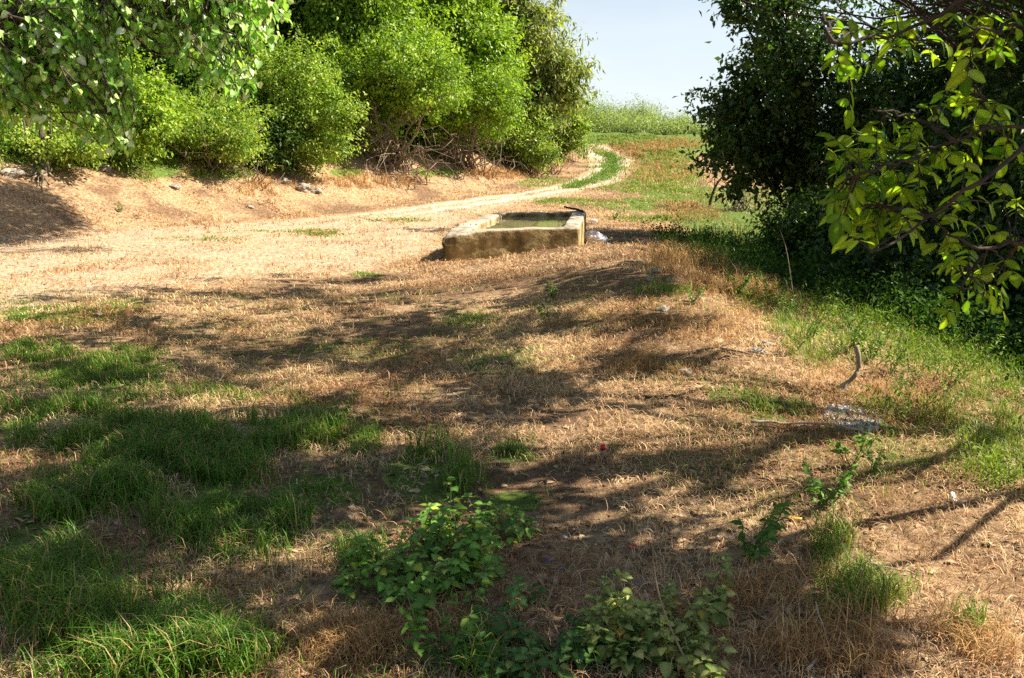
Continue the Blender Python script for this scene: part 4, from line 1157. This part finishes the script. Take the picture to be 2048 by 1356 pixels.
# ------------------------------------------------------------------ nettles and weeds, plant by plant
def nettle_proto(i, ca, cb, h):
    root = bpy.data.objects.new('nettle_plant', None); root.empty_display_size = .1; link(root)
    top = np.array([rng.normal() * .05, rng.normal() * .05, h])
    st = wander((0, 0, -.03), top, 8, .06)
    tv, tf = tubes([(st, np.linspace(.0035, .0018, 8))], 5)
    P, A, N, S = [], [], [], []
    nodes = 8
    for k in range(nodes):
        t = .22 + .76 * k / (nodes - 1); q = st[0] + (st[-1] - st[0]) * t
        q = np.array([np.interp(t, np.linspace(0, 1, 8), st[:, a]) for a in range(3)])
        an = k * math.pi / 2 + rng.normal() * .3
        big = math.sin(math.pi * (.25 + .62 * t))
        for s in (0, math.pi):
            a = an + s + rng.normal() * .2
            d = np.array([math.cos(a), math.sin(a), rng.uniform(-.6, .35)])
            P.append(q + unit(d) * .02); A.append(d); N.append(np.array([0, 0, 1]) + .25 * rng.normal(size=3)); S.append((.024 + .036 * big) * rng.uniform(.75, 1.25))
    for k in range(4):
        a = k * 1.6; P.append(st[-1]); A.append(np.array([math.cos(a), math.sin(a), .6])); N.append(np.array([0, 0, 1.]) + .2 * rng.normal(size=3)); S.append(.03)
    v, f, c = instance(T_NETTLE[0], T_NETTLE[1], np.array(P), np.array(A, float), np.array(N), np.array(S), jitter_cols(len(P), ca, cb, .2) * np.where(rng.random((len(P), 1)) < .05, [[2.2, 1.3, 1.0]], 1.0))
    mesh_np('stem', tv, tf, M_STEM, root); mesh_np('leaves', v, f, M_NETTLE, root, c)
    return root

def plant_group(protos, spots, labels, cat, group, sc=(.45, 1.0)):
    used = set()
    for (px, py), lb in zip(spots, labels):
        k = random.randrange(len(protos)); o = protos[k]
        p = g1(px, py)
        rz, s = random.uniform(0, 6.28), random.uniform(*sc)
        if k in used:
            copy_tree(o, p, rz, s, lb, group)
        else:
            used.add(k); o.location = p; o.rotation_euler = (0, 0, rz); o.scale = (s, s, s); tag(o, lb, cat, group)
    for k, o in enumerate(protos):
        if k not in used:
            for ch in list(o.children): bpy.data.objects.remove(ch)
            bpy.data.objects.remove(o)

def spots_in(cx, cy, rx, ry, n):
    out = []
    while len(out) < n:
        r, a = math.sqrt(random.random()), random.uniform(0, 6.28)
        out.append((cx + rx * r * math.cos(a), cy + ry * r * math.sin(a)))
    return out

NA, NB = (.07, .17, .025), (.19, .32, .06)
up = [nettle_proto(i, NA, NB, rng.uniform(.10, .22)) for i in range(4)]
s1 = spots_in(930, 1085, 110, 50, 26) + spots_in(860, 1170, 190, 60, 34)
plant_group(up, s1, ['green nettle in the upper clump, in the middle of the foreground'] * len(s1), 'nettle', 'nettles of the upper clump')
yl = [nettle_proto(i, (.10, .16, .03), (.36, .38, .12), rng.uniform(.10, .19)) for i in range(4)]
s2 = spots_in(1310, 1290, 170, 90, 40)
plant_group(yl, s2, ['pale mottled nettle in the clump around the upright thin twig'] * len(s2), 'nettle', 'pale mottled nettles')
dk = [nettle_proto(i, (.045, .115, .025), (.11, .20, .05), rng.uniform(.08, .17)) for i in range(4)]
s3 = spots_in(1090, 1300, 180, 95, 38)
plant_group(dk, s3, ['dark green nettle at the bottom edge, left of the pale mottled ones'] * len(s3), 'nettle', 'dark nettles at the bottom edge')

def weed_proto(h, leaf, ca, cb, n=5, tmpl=T_LEAF6):
    root = bpy.data.objects.new('weed_plant', None); root.empty_display_size = .1; link(root)
    paths, P, A, N, S = [], [], [], [], []
    for k in range(n):
        a = rng.uniform(0, 6.28); tip = np.array([math.cos(a) * h * rng.uniform(.2, .7), math.sin(a) * h * rng.uniform(.2, .7), h * rng.uniform(.6, 1)])
        st = wander((0, 0, -.02), tip, 6, .12); paths.append((st, np.linspace(.003, .0015, 6)))
        for m in range(20):
            t = rng.uniform(.2, 1); q = np.array([np.interp(t, np.linspace(0, 1, 6), st[:, b]) for b in range(3)])
            d = rng.normal(size=3) * [1, 1, .4]
            P.append(q); A.append(d); N.append(np.array([0, -.2, 1]) + .4 * rng.normal(size=3)); S.append(leaf * rng.uniform(.6, 1.3))
    tv, tf = tubes(paths, 4)
    v, f, c = instance(tmpl[0], tmpl[1], np.array(P), np.array(A), np.array(N), np.array(S), jitter_cols(len(P), ca, cb, .12))
    mesh_np('stems', tv, tf, M_STEM, root); mesh_np('leaves', v, f, M_NETTLE, root, c)
    return root
w_green = [weed_proto(.2, .032, (.05, .13, .02), (.14, .25, .04)) for _ in range(3)]
wl = [((1700, 935), 'leafy green weed just below the long pale stick'), ((1745, 955), 'leafy weed to the right of the one below the long pale stick'), ((1640, 1010), 'small weed on dry ground lower left of the leafy weeds'),
      ((1265, 480), 'bushy green weed right of the white plastic bag'), ((1230, 440), 'dark leafy weed behind the white plastic bag'), ((1800, 780), 'tall green weed right of the hooked grey branch'),
      ((1385, 605), 'small sunlit weed at the edge of the dark hollow'), ((1110, 600), 'small weed on the shaded mound before the trough'), ((1470, 590), 'sunlit weed tuft among dead grass at the hollow edge'), ((240, 425), 'green weed alone on the orange bank'), ((300, 365), 'small weed high on the bank below the arching stems'),
      ((680, 835), 'small weed right of the long grass patches'), ((1760, 650), 'tall umbel weed in front of the dark hollow'), ((1690, 660), 'weed left of the tall umbel weed'), ((1090, 640), 'small weed on the straw below the trough mound'), ((890, 1335), 'weed with pale leaves at the bottom edge'), ((1500, 1120), 'tiny weed in the shade edge on the right')]
plant_group(w_green, [a for a, _ in wl], [b for _, b in wl], 'weed', 'leafy weeds', (.7, 1.5))

w_tall = [weed_proto(.34, .04, (.09, .17, .02), (.26, .36, .06), 7, T_LEAFN) for _ in range(4)]
sw = [(1580, 640), (1615, 680), (1655, 640), (1700, 705), (1660, 722), (1740, 725), (1590, 705), (1780, 745), (1815, 800), (1835, 765), (1885, 780), (1900, 820), (1540, 610), (1640, 610), (1690, 640), (1720, 665), (1940, 740), (1860, 740)]
plant_group(w_tall, sw, ['thin leaved sunlit weed among those along the edge of the dark hollow'] * len(sw), 'weed', 'thin leaved weeds at the hollow edge', (.6, 1.25))
# ------------------------------------------------------------------ dead wood
def stick(name, pxs, r0, r1, mat, label, cat, lift=.012, n=16, zs=None, amp=.004, extra=()):
    p = ground([a for a, b in pxs], [b for a, b in pxs]); p[:, 2] += lift
    if zs is not None: p[:, 2] += np.array(zs)
    p = smooth_path(p, n); p[1:-1] += rng.normal(size=(n - 2, 3)) * amp
    paths = [(p, np.linspace(r0, r1, n))]
    for (i, dx, dy, dz, r) in extra:
        paths.append((wander(p[i], p[i] + np.array([dx, dy, dz]), 5, .08), np.linspace(r, r * .5, 5)))
    v, f = tubes(paths, 7)
    return tag(mesh_np(name, v, f, mat, None, origin=p[0]), label, cat)
def standing(name, px, py, tops, radii, mat, label, cat, n=14, extra=()):
    """a stem standing on the ground and passing through points given as photo px at the depth of its foot"""
    b = g1(px, py); dist = b[1] / rays(px, py)[1]
    p = np.concatenate([[b - [0, 0, .05]], [at(a, c, dist + e) for a, c, e in tops]])
    p = smooth_path(p, n)
    paths = [(p, np.linspace(radii[0], radii[1], n))]
    for (i, dx, dy, dz, r) in extra: paths.append((wander(p[i], p[i] + np.array([dx, dy, dz]), 6, .1), np.linspace(r, r * .4, 6)))
    v, f = tubes(paths, 7)
    return tag(mesh_np(name, v, f, mat, None, origin=b), label, cat)
stick('dead_stick', [(1502, 853), (1535, 849), (1560, 856), (1640, 855), (1690, 862), (1745, 880)], .009, .005, M_PALEWOOD, 'long thin bleached stick lying on the grass at right', 'stick', .03)
standing('dead_branch', 1648, 780, [(1668, 775, 0), (1692, 770, 0), (1714, 755, 0), (1722, 735, 0), (1718, 712, 0), (1712, 692, 0)], (.012, .018), M_TWIG, 'hooked grey branch curving up out of the weeds at right', 'branch', extra=((5, -.12, -.08, -.10, .014),))
stick('dead_stick', [(1612, 1356), (1635, 1325), (1660, 1305), (1690, 1280), (1740, 1240)], .0055, .003, M_PALEWOOD, 'pale forked stick at the bottom edge, right of the nettles', 'stick', .03, extra=((6, -.02, .12, .10, .004),))
standing('thin_twig', 1400, 1345, [(1345, 1270, -.05), (1308, 1170, -.05), (1305, 1095, -.05)], (.004, .002), M_TWIG, 'thin bare twig standing upright among the pale mottled nettles', 'twig')
standing('thin_twig', 870, 1130, [(872, 1080, 0), (875, 1050, 0)], (.004, .002), M_TWIG, 'short dry twig poking out of the upper nettle clump', 'twig')
stick('dead_stick', [(1290, 800), (1340, 795), (1390, 785), (1410, 776)], .008, .004, M_DARKBARK, 'dark crooked stick on sunlit straw in the middle right', 'stick', .015)
stick('dead_stick', [(880, 905), (905, 895), (935, 900)], .008, .004, M_DARKBARK, 'short dark stick between two green grass patches', 'stick', .01)
stick('dead_stick', [(305, 640), (330, 633), (350, 630)], .012, .006, M_TWIG, 'short pale stick near the grey stone on the left', 'stick', .015)
stick('dead_stick', [(1440, 700), (1500, 715), (1560, 712)], .010, .005, M_TWIG, 'brown stick on dead grass before the dark hollow', 'stick', .02)
stick('dead_stick', [(1520, 960), (1560, 965), (1600, 958)], .006, .003, M_DARKBARK, 'thin dark stick on straw right of the red cartridge', 'stick', .01)
stick('dead_stick', [(1700, 1130), (1780, 1145), (1850, 1160)], .005, .003, M_PALEWOOD, 'pale straight twig on the bare soil at lower right', 'stick', .02)
standing('dry_stalk', 1590, 610, [(1580, 540, 0), (1570, 480, .1), (1560, 460, .1)], (.007, .003), M_TWIG, 'dry stalk rising in front of the dark hollow, leaning left', 'stalk')
standing('dry_stalk', 1665, 600, [(1710, 530, 0), (1735, 480, .1)], (.007, .003), M_TWIG, 'pale dry stalk slanting right across the dark hollow', 'stalk')
standing('dry_stalk', 1520, 545, [(1515, 500, 0), (1518, 465, 0)], (.008, .003), M_TWIG, 'upright dry stalk at the left end of the dark hollow', 'stalk')
standing('dry_stalk', 1820, 745, [(1815, 700, 0), (1808, 685, 0), (1800, 720, 0)], (.006, .003), M_TWIG, 'bent pale stalk drooping over behind the hooked branch', 'stalk')
# left bank: arching stem, coppiced stump
standing('bare_sapling', 325, 318, [(327, 285, 0), (318, 240, 0), (303, 205, 0), (285, 170, 0), (262, 135, 0), (250, 110, 0)], (.035, .02), M_TWIG, 'bare bent sapling standing on the bank below the hanging branches', 'sapling', extra=((6, -.5, .1, 1.2, .02), (8, .4, .0, 1.0, .015), (10, -.7, .1, .5, .012)))
def stump():
    b = g1(92, 345)
    root = thing('coppiced_stump', b, 'grey coppiced stump with bare roots on top of the bank', 'tree stump')
    s = b[1] / FPX
    def off(px, py, dy=0): return b + np.array([(px - 92) * s, dy, (345 - py) * s])
    paths = [(wander(off(88, 350), off(92, 300, .1), 6, .06), np.linspace(.17, .10, 6)), (wander(off(92, 310), off(86, 255, .1), 7, .06), np.linspace(.10, .05, 7)), (wander(off(97, 320), off(104, 265), 7, .06), np.linspace(.08, .03, 7)),
             (wander(off(82, 330), off(74, 300), 5, .05), np.linspace(.08, .05, 5)), (wander(off(78, 340), off(58, 240), 8, .05), np.linspace(.04, .02, 8)), (wander(off(104, 290), off(115, 215), 8, .08), np.linspace(.03, .012, 8))]
    v, f = tubes(paths, 9)
    mesh_np('trunk', v, f, M_BARK, root, origin=b)
    rp = []
    for px, py in ((60, 365), (75, 375), (100, 372), (120, 362), (85, 385), (50, 352)):
        e = g1(px, py); e[2] += .03
        rp.append((wander(off(90, 343, -.1), e, 7, .12), np.linspace(.05, .012, 7)))
    v, f = tubes(rp, 6)
    mesh_np('roots', v, f, M_TWIG, root, origin=b)
stump()
# leaning bare trunk at the left foot of the dark thicket
standing('leaning_trunk', 1418, 415, [(1424, 385, 0), (1436, 358, 0), (1462, 340, .2), (1490, 322, .4)], (.05, .025), M_DARKBARK, 'dark leaning bare trunk at the left foot of the thicket', 'trunk', extra=((4, -.1, 0, .9, .02), (7, .3, 0, .5, .015), (6, .6, .1, -.3, .012)))
def tangle(px, py, w, h, n, label):
    b = g1(px, py); s = b[1] / FPX; P = []
    for _ in range(n):
        a = b + np.array([rng.uniform(-.5, .5) * w * s, rng.uniform(-.3, .3), 0]); a[2] = H(a[0], a[1]) - .05
        e = a + np.array([rng.normal() * w * s * .45, rng.normal() * .3, rng.uniform(.3, 1) * h * s])
        P.append((wander(a, e, 8, .22), np.linspace(.02, .005, 8)))
    v, f = tubes(P, 5)
    tag(mesh_np('dead_brush', v, f, M_TWIG, None, origin=b), label, 'dead brush', 'heaps of dead brush')
tangle(1490, 420, 60, 75, 34, 'pale dead brush under the left side of the dark thicket')
tangle(1340, 418, 60, 12, 30, 'low brown heap of dead brush on the sunlit grass')
tangle(1085, 345, 60, 60, 60, 'pinkish dead brush at the roadside under the narrow leaved tree')
tangle(480, 350, 90, 50, 34, 'thin dead brush hanging over the bank left of the elder bush')

# ------------------------------------------------------------------ stones
def stone(px, py, r, label, flat=.6, mat=None, group='loose stones'):
    b = g1(px, py)
    import bmesh
    bm = bmesh.new(); bmesh.ops.create_icosphere(bm, subdivisions=3, radius=r)
    so = Vector((random.uniform(0, 99), random.uniform(0, 99), 0))
    for v in bm.verts:
        d = v.co.normalized()
        k = 1 + .5 * mnoise.noise(d * 1.3 + so) + .18 * mnoise.noise(d * 4 + so)
        cell = mnoise.cell_vector(d * 1.6 + so)
        v.co = v.co * k + Vector(cell) * r * .10
        v.co.z *= flat
        v.co.x *= 1.2
    me = bpy.data.meshes.new('stone'); bm.to_mesh(me); bm.free(); me.materials.append(mat or M_STONE)
    o = bpy.data.objects.new('stone', me); link(o); o.location = b + np.array([0, 0, r * flat * .1]); o.rotation_euler = (0, 0, random.uniform(0, 6))
    tag(o, label, 'stone', group)
for a in ((193, 632, .045, 'grey stone beside the sunlit short grass on the left'), (605, 378, .26, 'largest pale rock bedded in the bank under the elder bush'), (632, 384, .18, 'pale rock right of the largest one in the bank'), (350, 375, .14, 'small rock high on the orange bank'),
          (205, 340, .22, 'pale rock below the bush with arching stems'), (500, 415, .10, 'small dark rock at the foot of the bank'), (18, 350, .25, 'flat pale rock on the bank at the left edge'), (570, 365, .2, 'pale rock left of the largest one in the bank'),
          (1310, 545, .06, 'pale stone of the rubble beside the dark hollow, nearest the mound'), (1300, 560, .05, 'rubble stone below the nearest one by the mound'), (1340, 562, .05, 'rubble stone right of the others by the mound'), (1280, 530, .04, 'smallest rubble stone behind the others by the mound'),
          (1672, 612, .16, 'white stone lying in the shade of the dark hollow'), (1528, 690, .05, 'whitish stone on dead grass before the hollow'), (1515, 705, .06, 'yellowish stone beside the whitish one'), (1325, 620, .06, 'reddish flat stone near the small sunlit weed'),
          (985, 835, .03, 'small pale stone in the middle of the straw'), (440, 757, .03, 'small pale stone between the green patches'), (1370, 745, .05, 'flat pale stone by the reddish grass tuft'), (650, 825, .025, 'tiny pale stone above the dense grass'), (735, 832, .025, 'tiny grey stone right of the tiny pale one'),
          (1210, 1170, .024, 'pale clod of earth in front of the nettles'), (1280, 1165, .024, 'light clod right of the thin twig'), (1410, 1205, .024, 'pale clod right of the mottled nettles')):
    stone(*a)

# ------------------------------------------------------------------ ash heap
def ash():
    p0 = g1(1705, 838)
    n = 330
    r = np.sqrt(rng.random(n)); a = rng.random(n) * 6.28
    p = ground(1705 + 55 * r * np.cos(a) + 20 * r * np.sin(a), 838 + 26 * r * np.sin(a))
    oc = np.array([(1, 0, 0), (-.9, .1, .1), (0, .8, -.1), (.1, -.9, 0), (0, .1, .5), (.1, 0, -.5)], float)
    of = np.array([(0, 2, 4), (2, 1, 4), (1, 3, 4), (3, 0, 4), (2, 0, 5), (1, 2, 5), (3, 1, 5), (0, 3, 5)])
    p[:, 2] += .008
    v, f, c = instance(oc, of, p, rvec(n), rvec(n), rng.uniform(.008, .03, n), np.ones((n, 3)))
    tag(mesh_np('ash_patch', v, f, M_ASH, None, None, smooth=False), 'grey and white ash of an old campfire among the weeds', 'ash', kind='stuff')
ash()

# ------------------------------------------------------------------ rubbish
def bag(px, py, w, h, label, group, seed):
    b = g1(px, py); import bmesh
    bm = bmesh.new(); bmesh.ops.create_icosphere(bm, subdivisions=5, radius=1)
    so = Vector((seed * 7.3, seed * 3.1, 0))
    for v in bm.verts:
        d = v.co.copy()
        rr = 1 + .35 * mnoise.noise(d * 1.3 + so) - .30 * abs(mnoise.noise(d * 3.1 + so)) - .16 * abs(mnoise.noise(d * 7 + so)) - .06 * abs(mnoise.noise(d * 15 + so))
        v.co = Vector((d.x * w * rr, d.y * w * .7 * rr, max(-.15, d.z) * h * rr + (d.x * -.25 * h if d.z > 0 else 0)))
    me = bpy.data.meshes.new('plastic_bag'); bm.to_mesh(me); bm.free(); me.materials.append(M_BAG)
    for f in me.polygons: f.use_smooth = True
    o = bpy.data.objects.new('plastic_bag', me); link(o); o.location = b + np.array([0, 0, .02])
    tag(o, label, 'plastic bag', group)
bag(1192, 487, .27, .23, 'crumpled white plastic bag lying against the right side of the trough', None, 1)
bag(1188, 443, .12, .05, 'flat white scrap of plastic bag behind the crumpled one', None, 2)

def cartridge():
    b = g1(1205, 912)
    root = thing('shotgun_cartridge', b - np.array([0, 0, .022]), 'red spent cartridge standing upright in the straw with red shreds around it', 'cartridge')
    ang = np.arange(16) * 2 * math.pi / 16
    def lathe(prof):
        v = np.concatenate([np.stack([r * np.cos(ang), r * np.sin(ang), np.full(16, z)], 1) for r, z in prof]); F = []
        for i in range(len(prof) - 1):
            for j in range(16):
                F.append((i * 16 + j, i * 16 + (j + 1) % 16, (i + 1) * 16 + (j + 1) % 16, (i + 1) * 16 + j))
        return v, np.array(F)
    v, f = lathe([(.0, .062), (.0135, .062), (.0145, .06), (.0145, .085), (.0125, .087), (.0125, .07), (0, .068)]); mesh_np('top_rim', v, f, M_RED, root)
    v, f = lathe([(.0, -.01), (.014, -.01), (.014, .058), (.0, .0585)]); mesh_np('shell_tube', v, f, M_BRASS, root)
    for k in range(4):
        a = k * 1.7 + .4; q = np.array([math.cos(a) * .035, math.sin(a) * .03, .01])
        vv, ff, cc = instance(T_LEAF6[0], T_LEAF6[1], q[None], np.array([[math.cos(a), math.sin(a), .5]]), np.array([[0, 0, 1.]]), np.array([.045]), np.zeros((1, 3)))
        mesh_np('plastic_shred', vv, ff, M_RED, root)
cartridge()

def scrap(px, py, L, w, mat, label, curl=.35, name='litter_scrap', cat='scrap'):
    b = g1(px, py); n = 8
    t = np.linspace(0, 1, n); a = rng.uniform(0, 6.28)
    rows = []
    for s in (-1, 1):
        rows.append(np.stack([s * w * .5 * (.7 + .3 * np.sin(t * 3 + s)), (t - .5) * L, .012 + curl * L * (t - .5) ** 2 + .1 * w * s * np.sin(t * 5)], 1))
    V = np.stack(rows, 1).reshape(-1, 3)
    th = V.copy(); th[:, 2] -= .0015
    V = np.concatenate([V, th])
    F = []
    m = 2 * n
    for i in range(n - 1):
        q = (2 * i, 2 * i + 1, 2 * i + 3, 2 * i + 2)
        F.append(q); F.append(tuple(m + k for k in q[::-1])); F.append((2 * i + 1, m + 2 * i + 1, m + 2 * i + 3, 2 * i + 3)); F.append((m + 2 * i, 2 * i, 2 * i + 2, m + 2 * i + 2))
    F.append((0, m, m + 1, 1)); F.append((2 * n - 1, m + 2 * n - 1, m + 2 * n - 2, 2 * n - 2))
    o = mesh_np(name, V, np.array(F), mat)
    o.location = b; o.rotation_euler = (rng.normal() * .15, rng.normal() * .15, a)
    tag(o, label, cat, 'bits of rubbish')
scrap(1262, 1098, .05, .03, M_RED, 'red scrap on the shaded soil above the thin twig')
scrap(1092, 1125, .03, .008, M_BLUE, 'blue strip of plastic left of the red scrap')
scrap(1118, 1142, .03, .008, M_BLUE, 'blue strip of plastic lower right of the other blue strip')
scrap(1130, 1078, .02, .02, M_WHITE, 'small white scrap above the blue strips')
scrap(1290, 1065, .025, .015, M_WHITE, 'small white scrap above the red scrap')
scrap(1590, 1040, .06, .018, M_YELLOW, 'yellow strip on the straw at right')
scrap(1912, 1008, .15, .03, M_WHITE, 'long white peel on the dry grass near the right edge', .8)
scrap(950, 698, .08, .04, M_BAG, 'pale blue white scrap on straw in front of the trough')
scrap(1010, 726, .10, .07, M_LITTER if False else M_BRASS, 'brown flat scrap right of the pale scrap')
scrap(1755, 822, .035, .02, M_RED, 'tiny red scrap beside the ash')
scrap(1350, 1010, .03, .02, M_WHITE, 'grey white scrap in the dark shadow streak')
# stick lying on the far right corner of the trough
def rim_stick():
    a = at(1128, 412, 20.3); b = at(1152, 421, 19.6)
    a = np.array([1.15, 20.0, .64]); b = np.array([1.5, 19.3, .58])
    v, f = tubes([(wander(a, b, 6, .05), np.linspace(.02, .03, 6))], 7)
    tag(mesh_np('dead_stick', v, f, M_DARKBARK, None, origin=b), 'short dark stick lying on the far right corner of the trough', 'stick')
rim_stick()
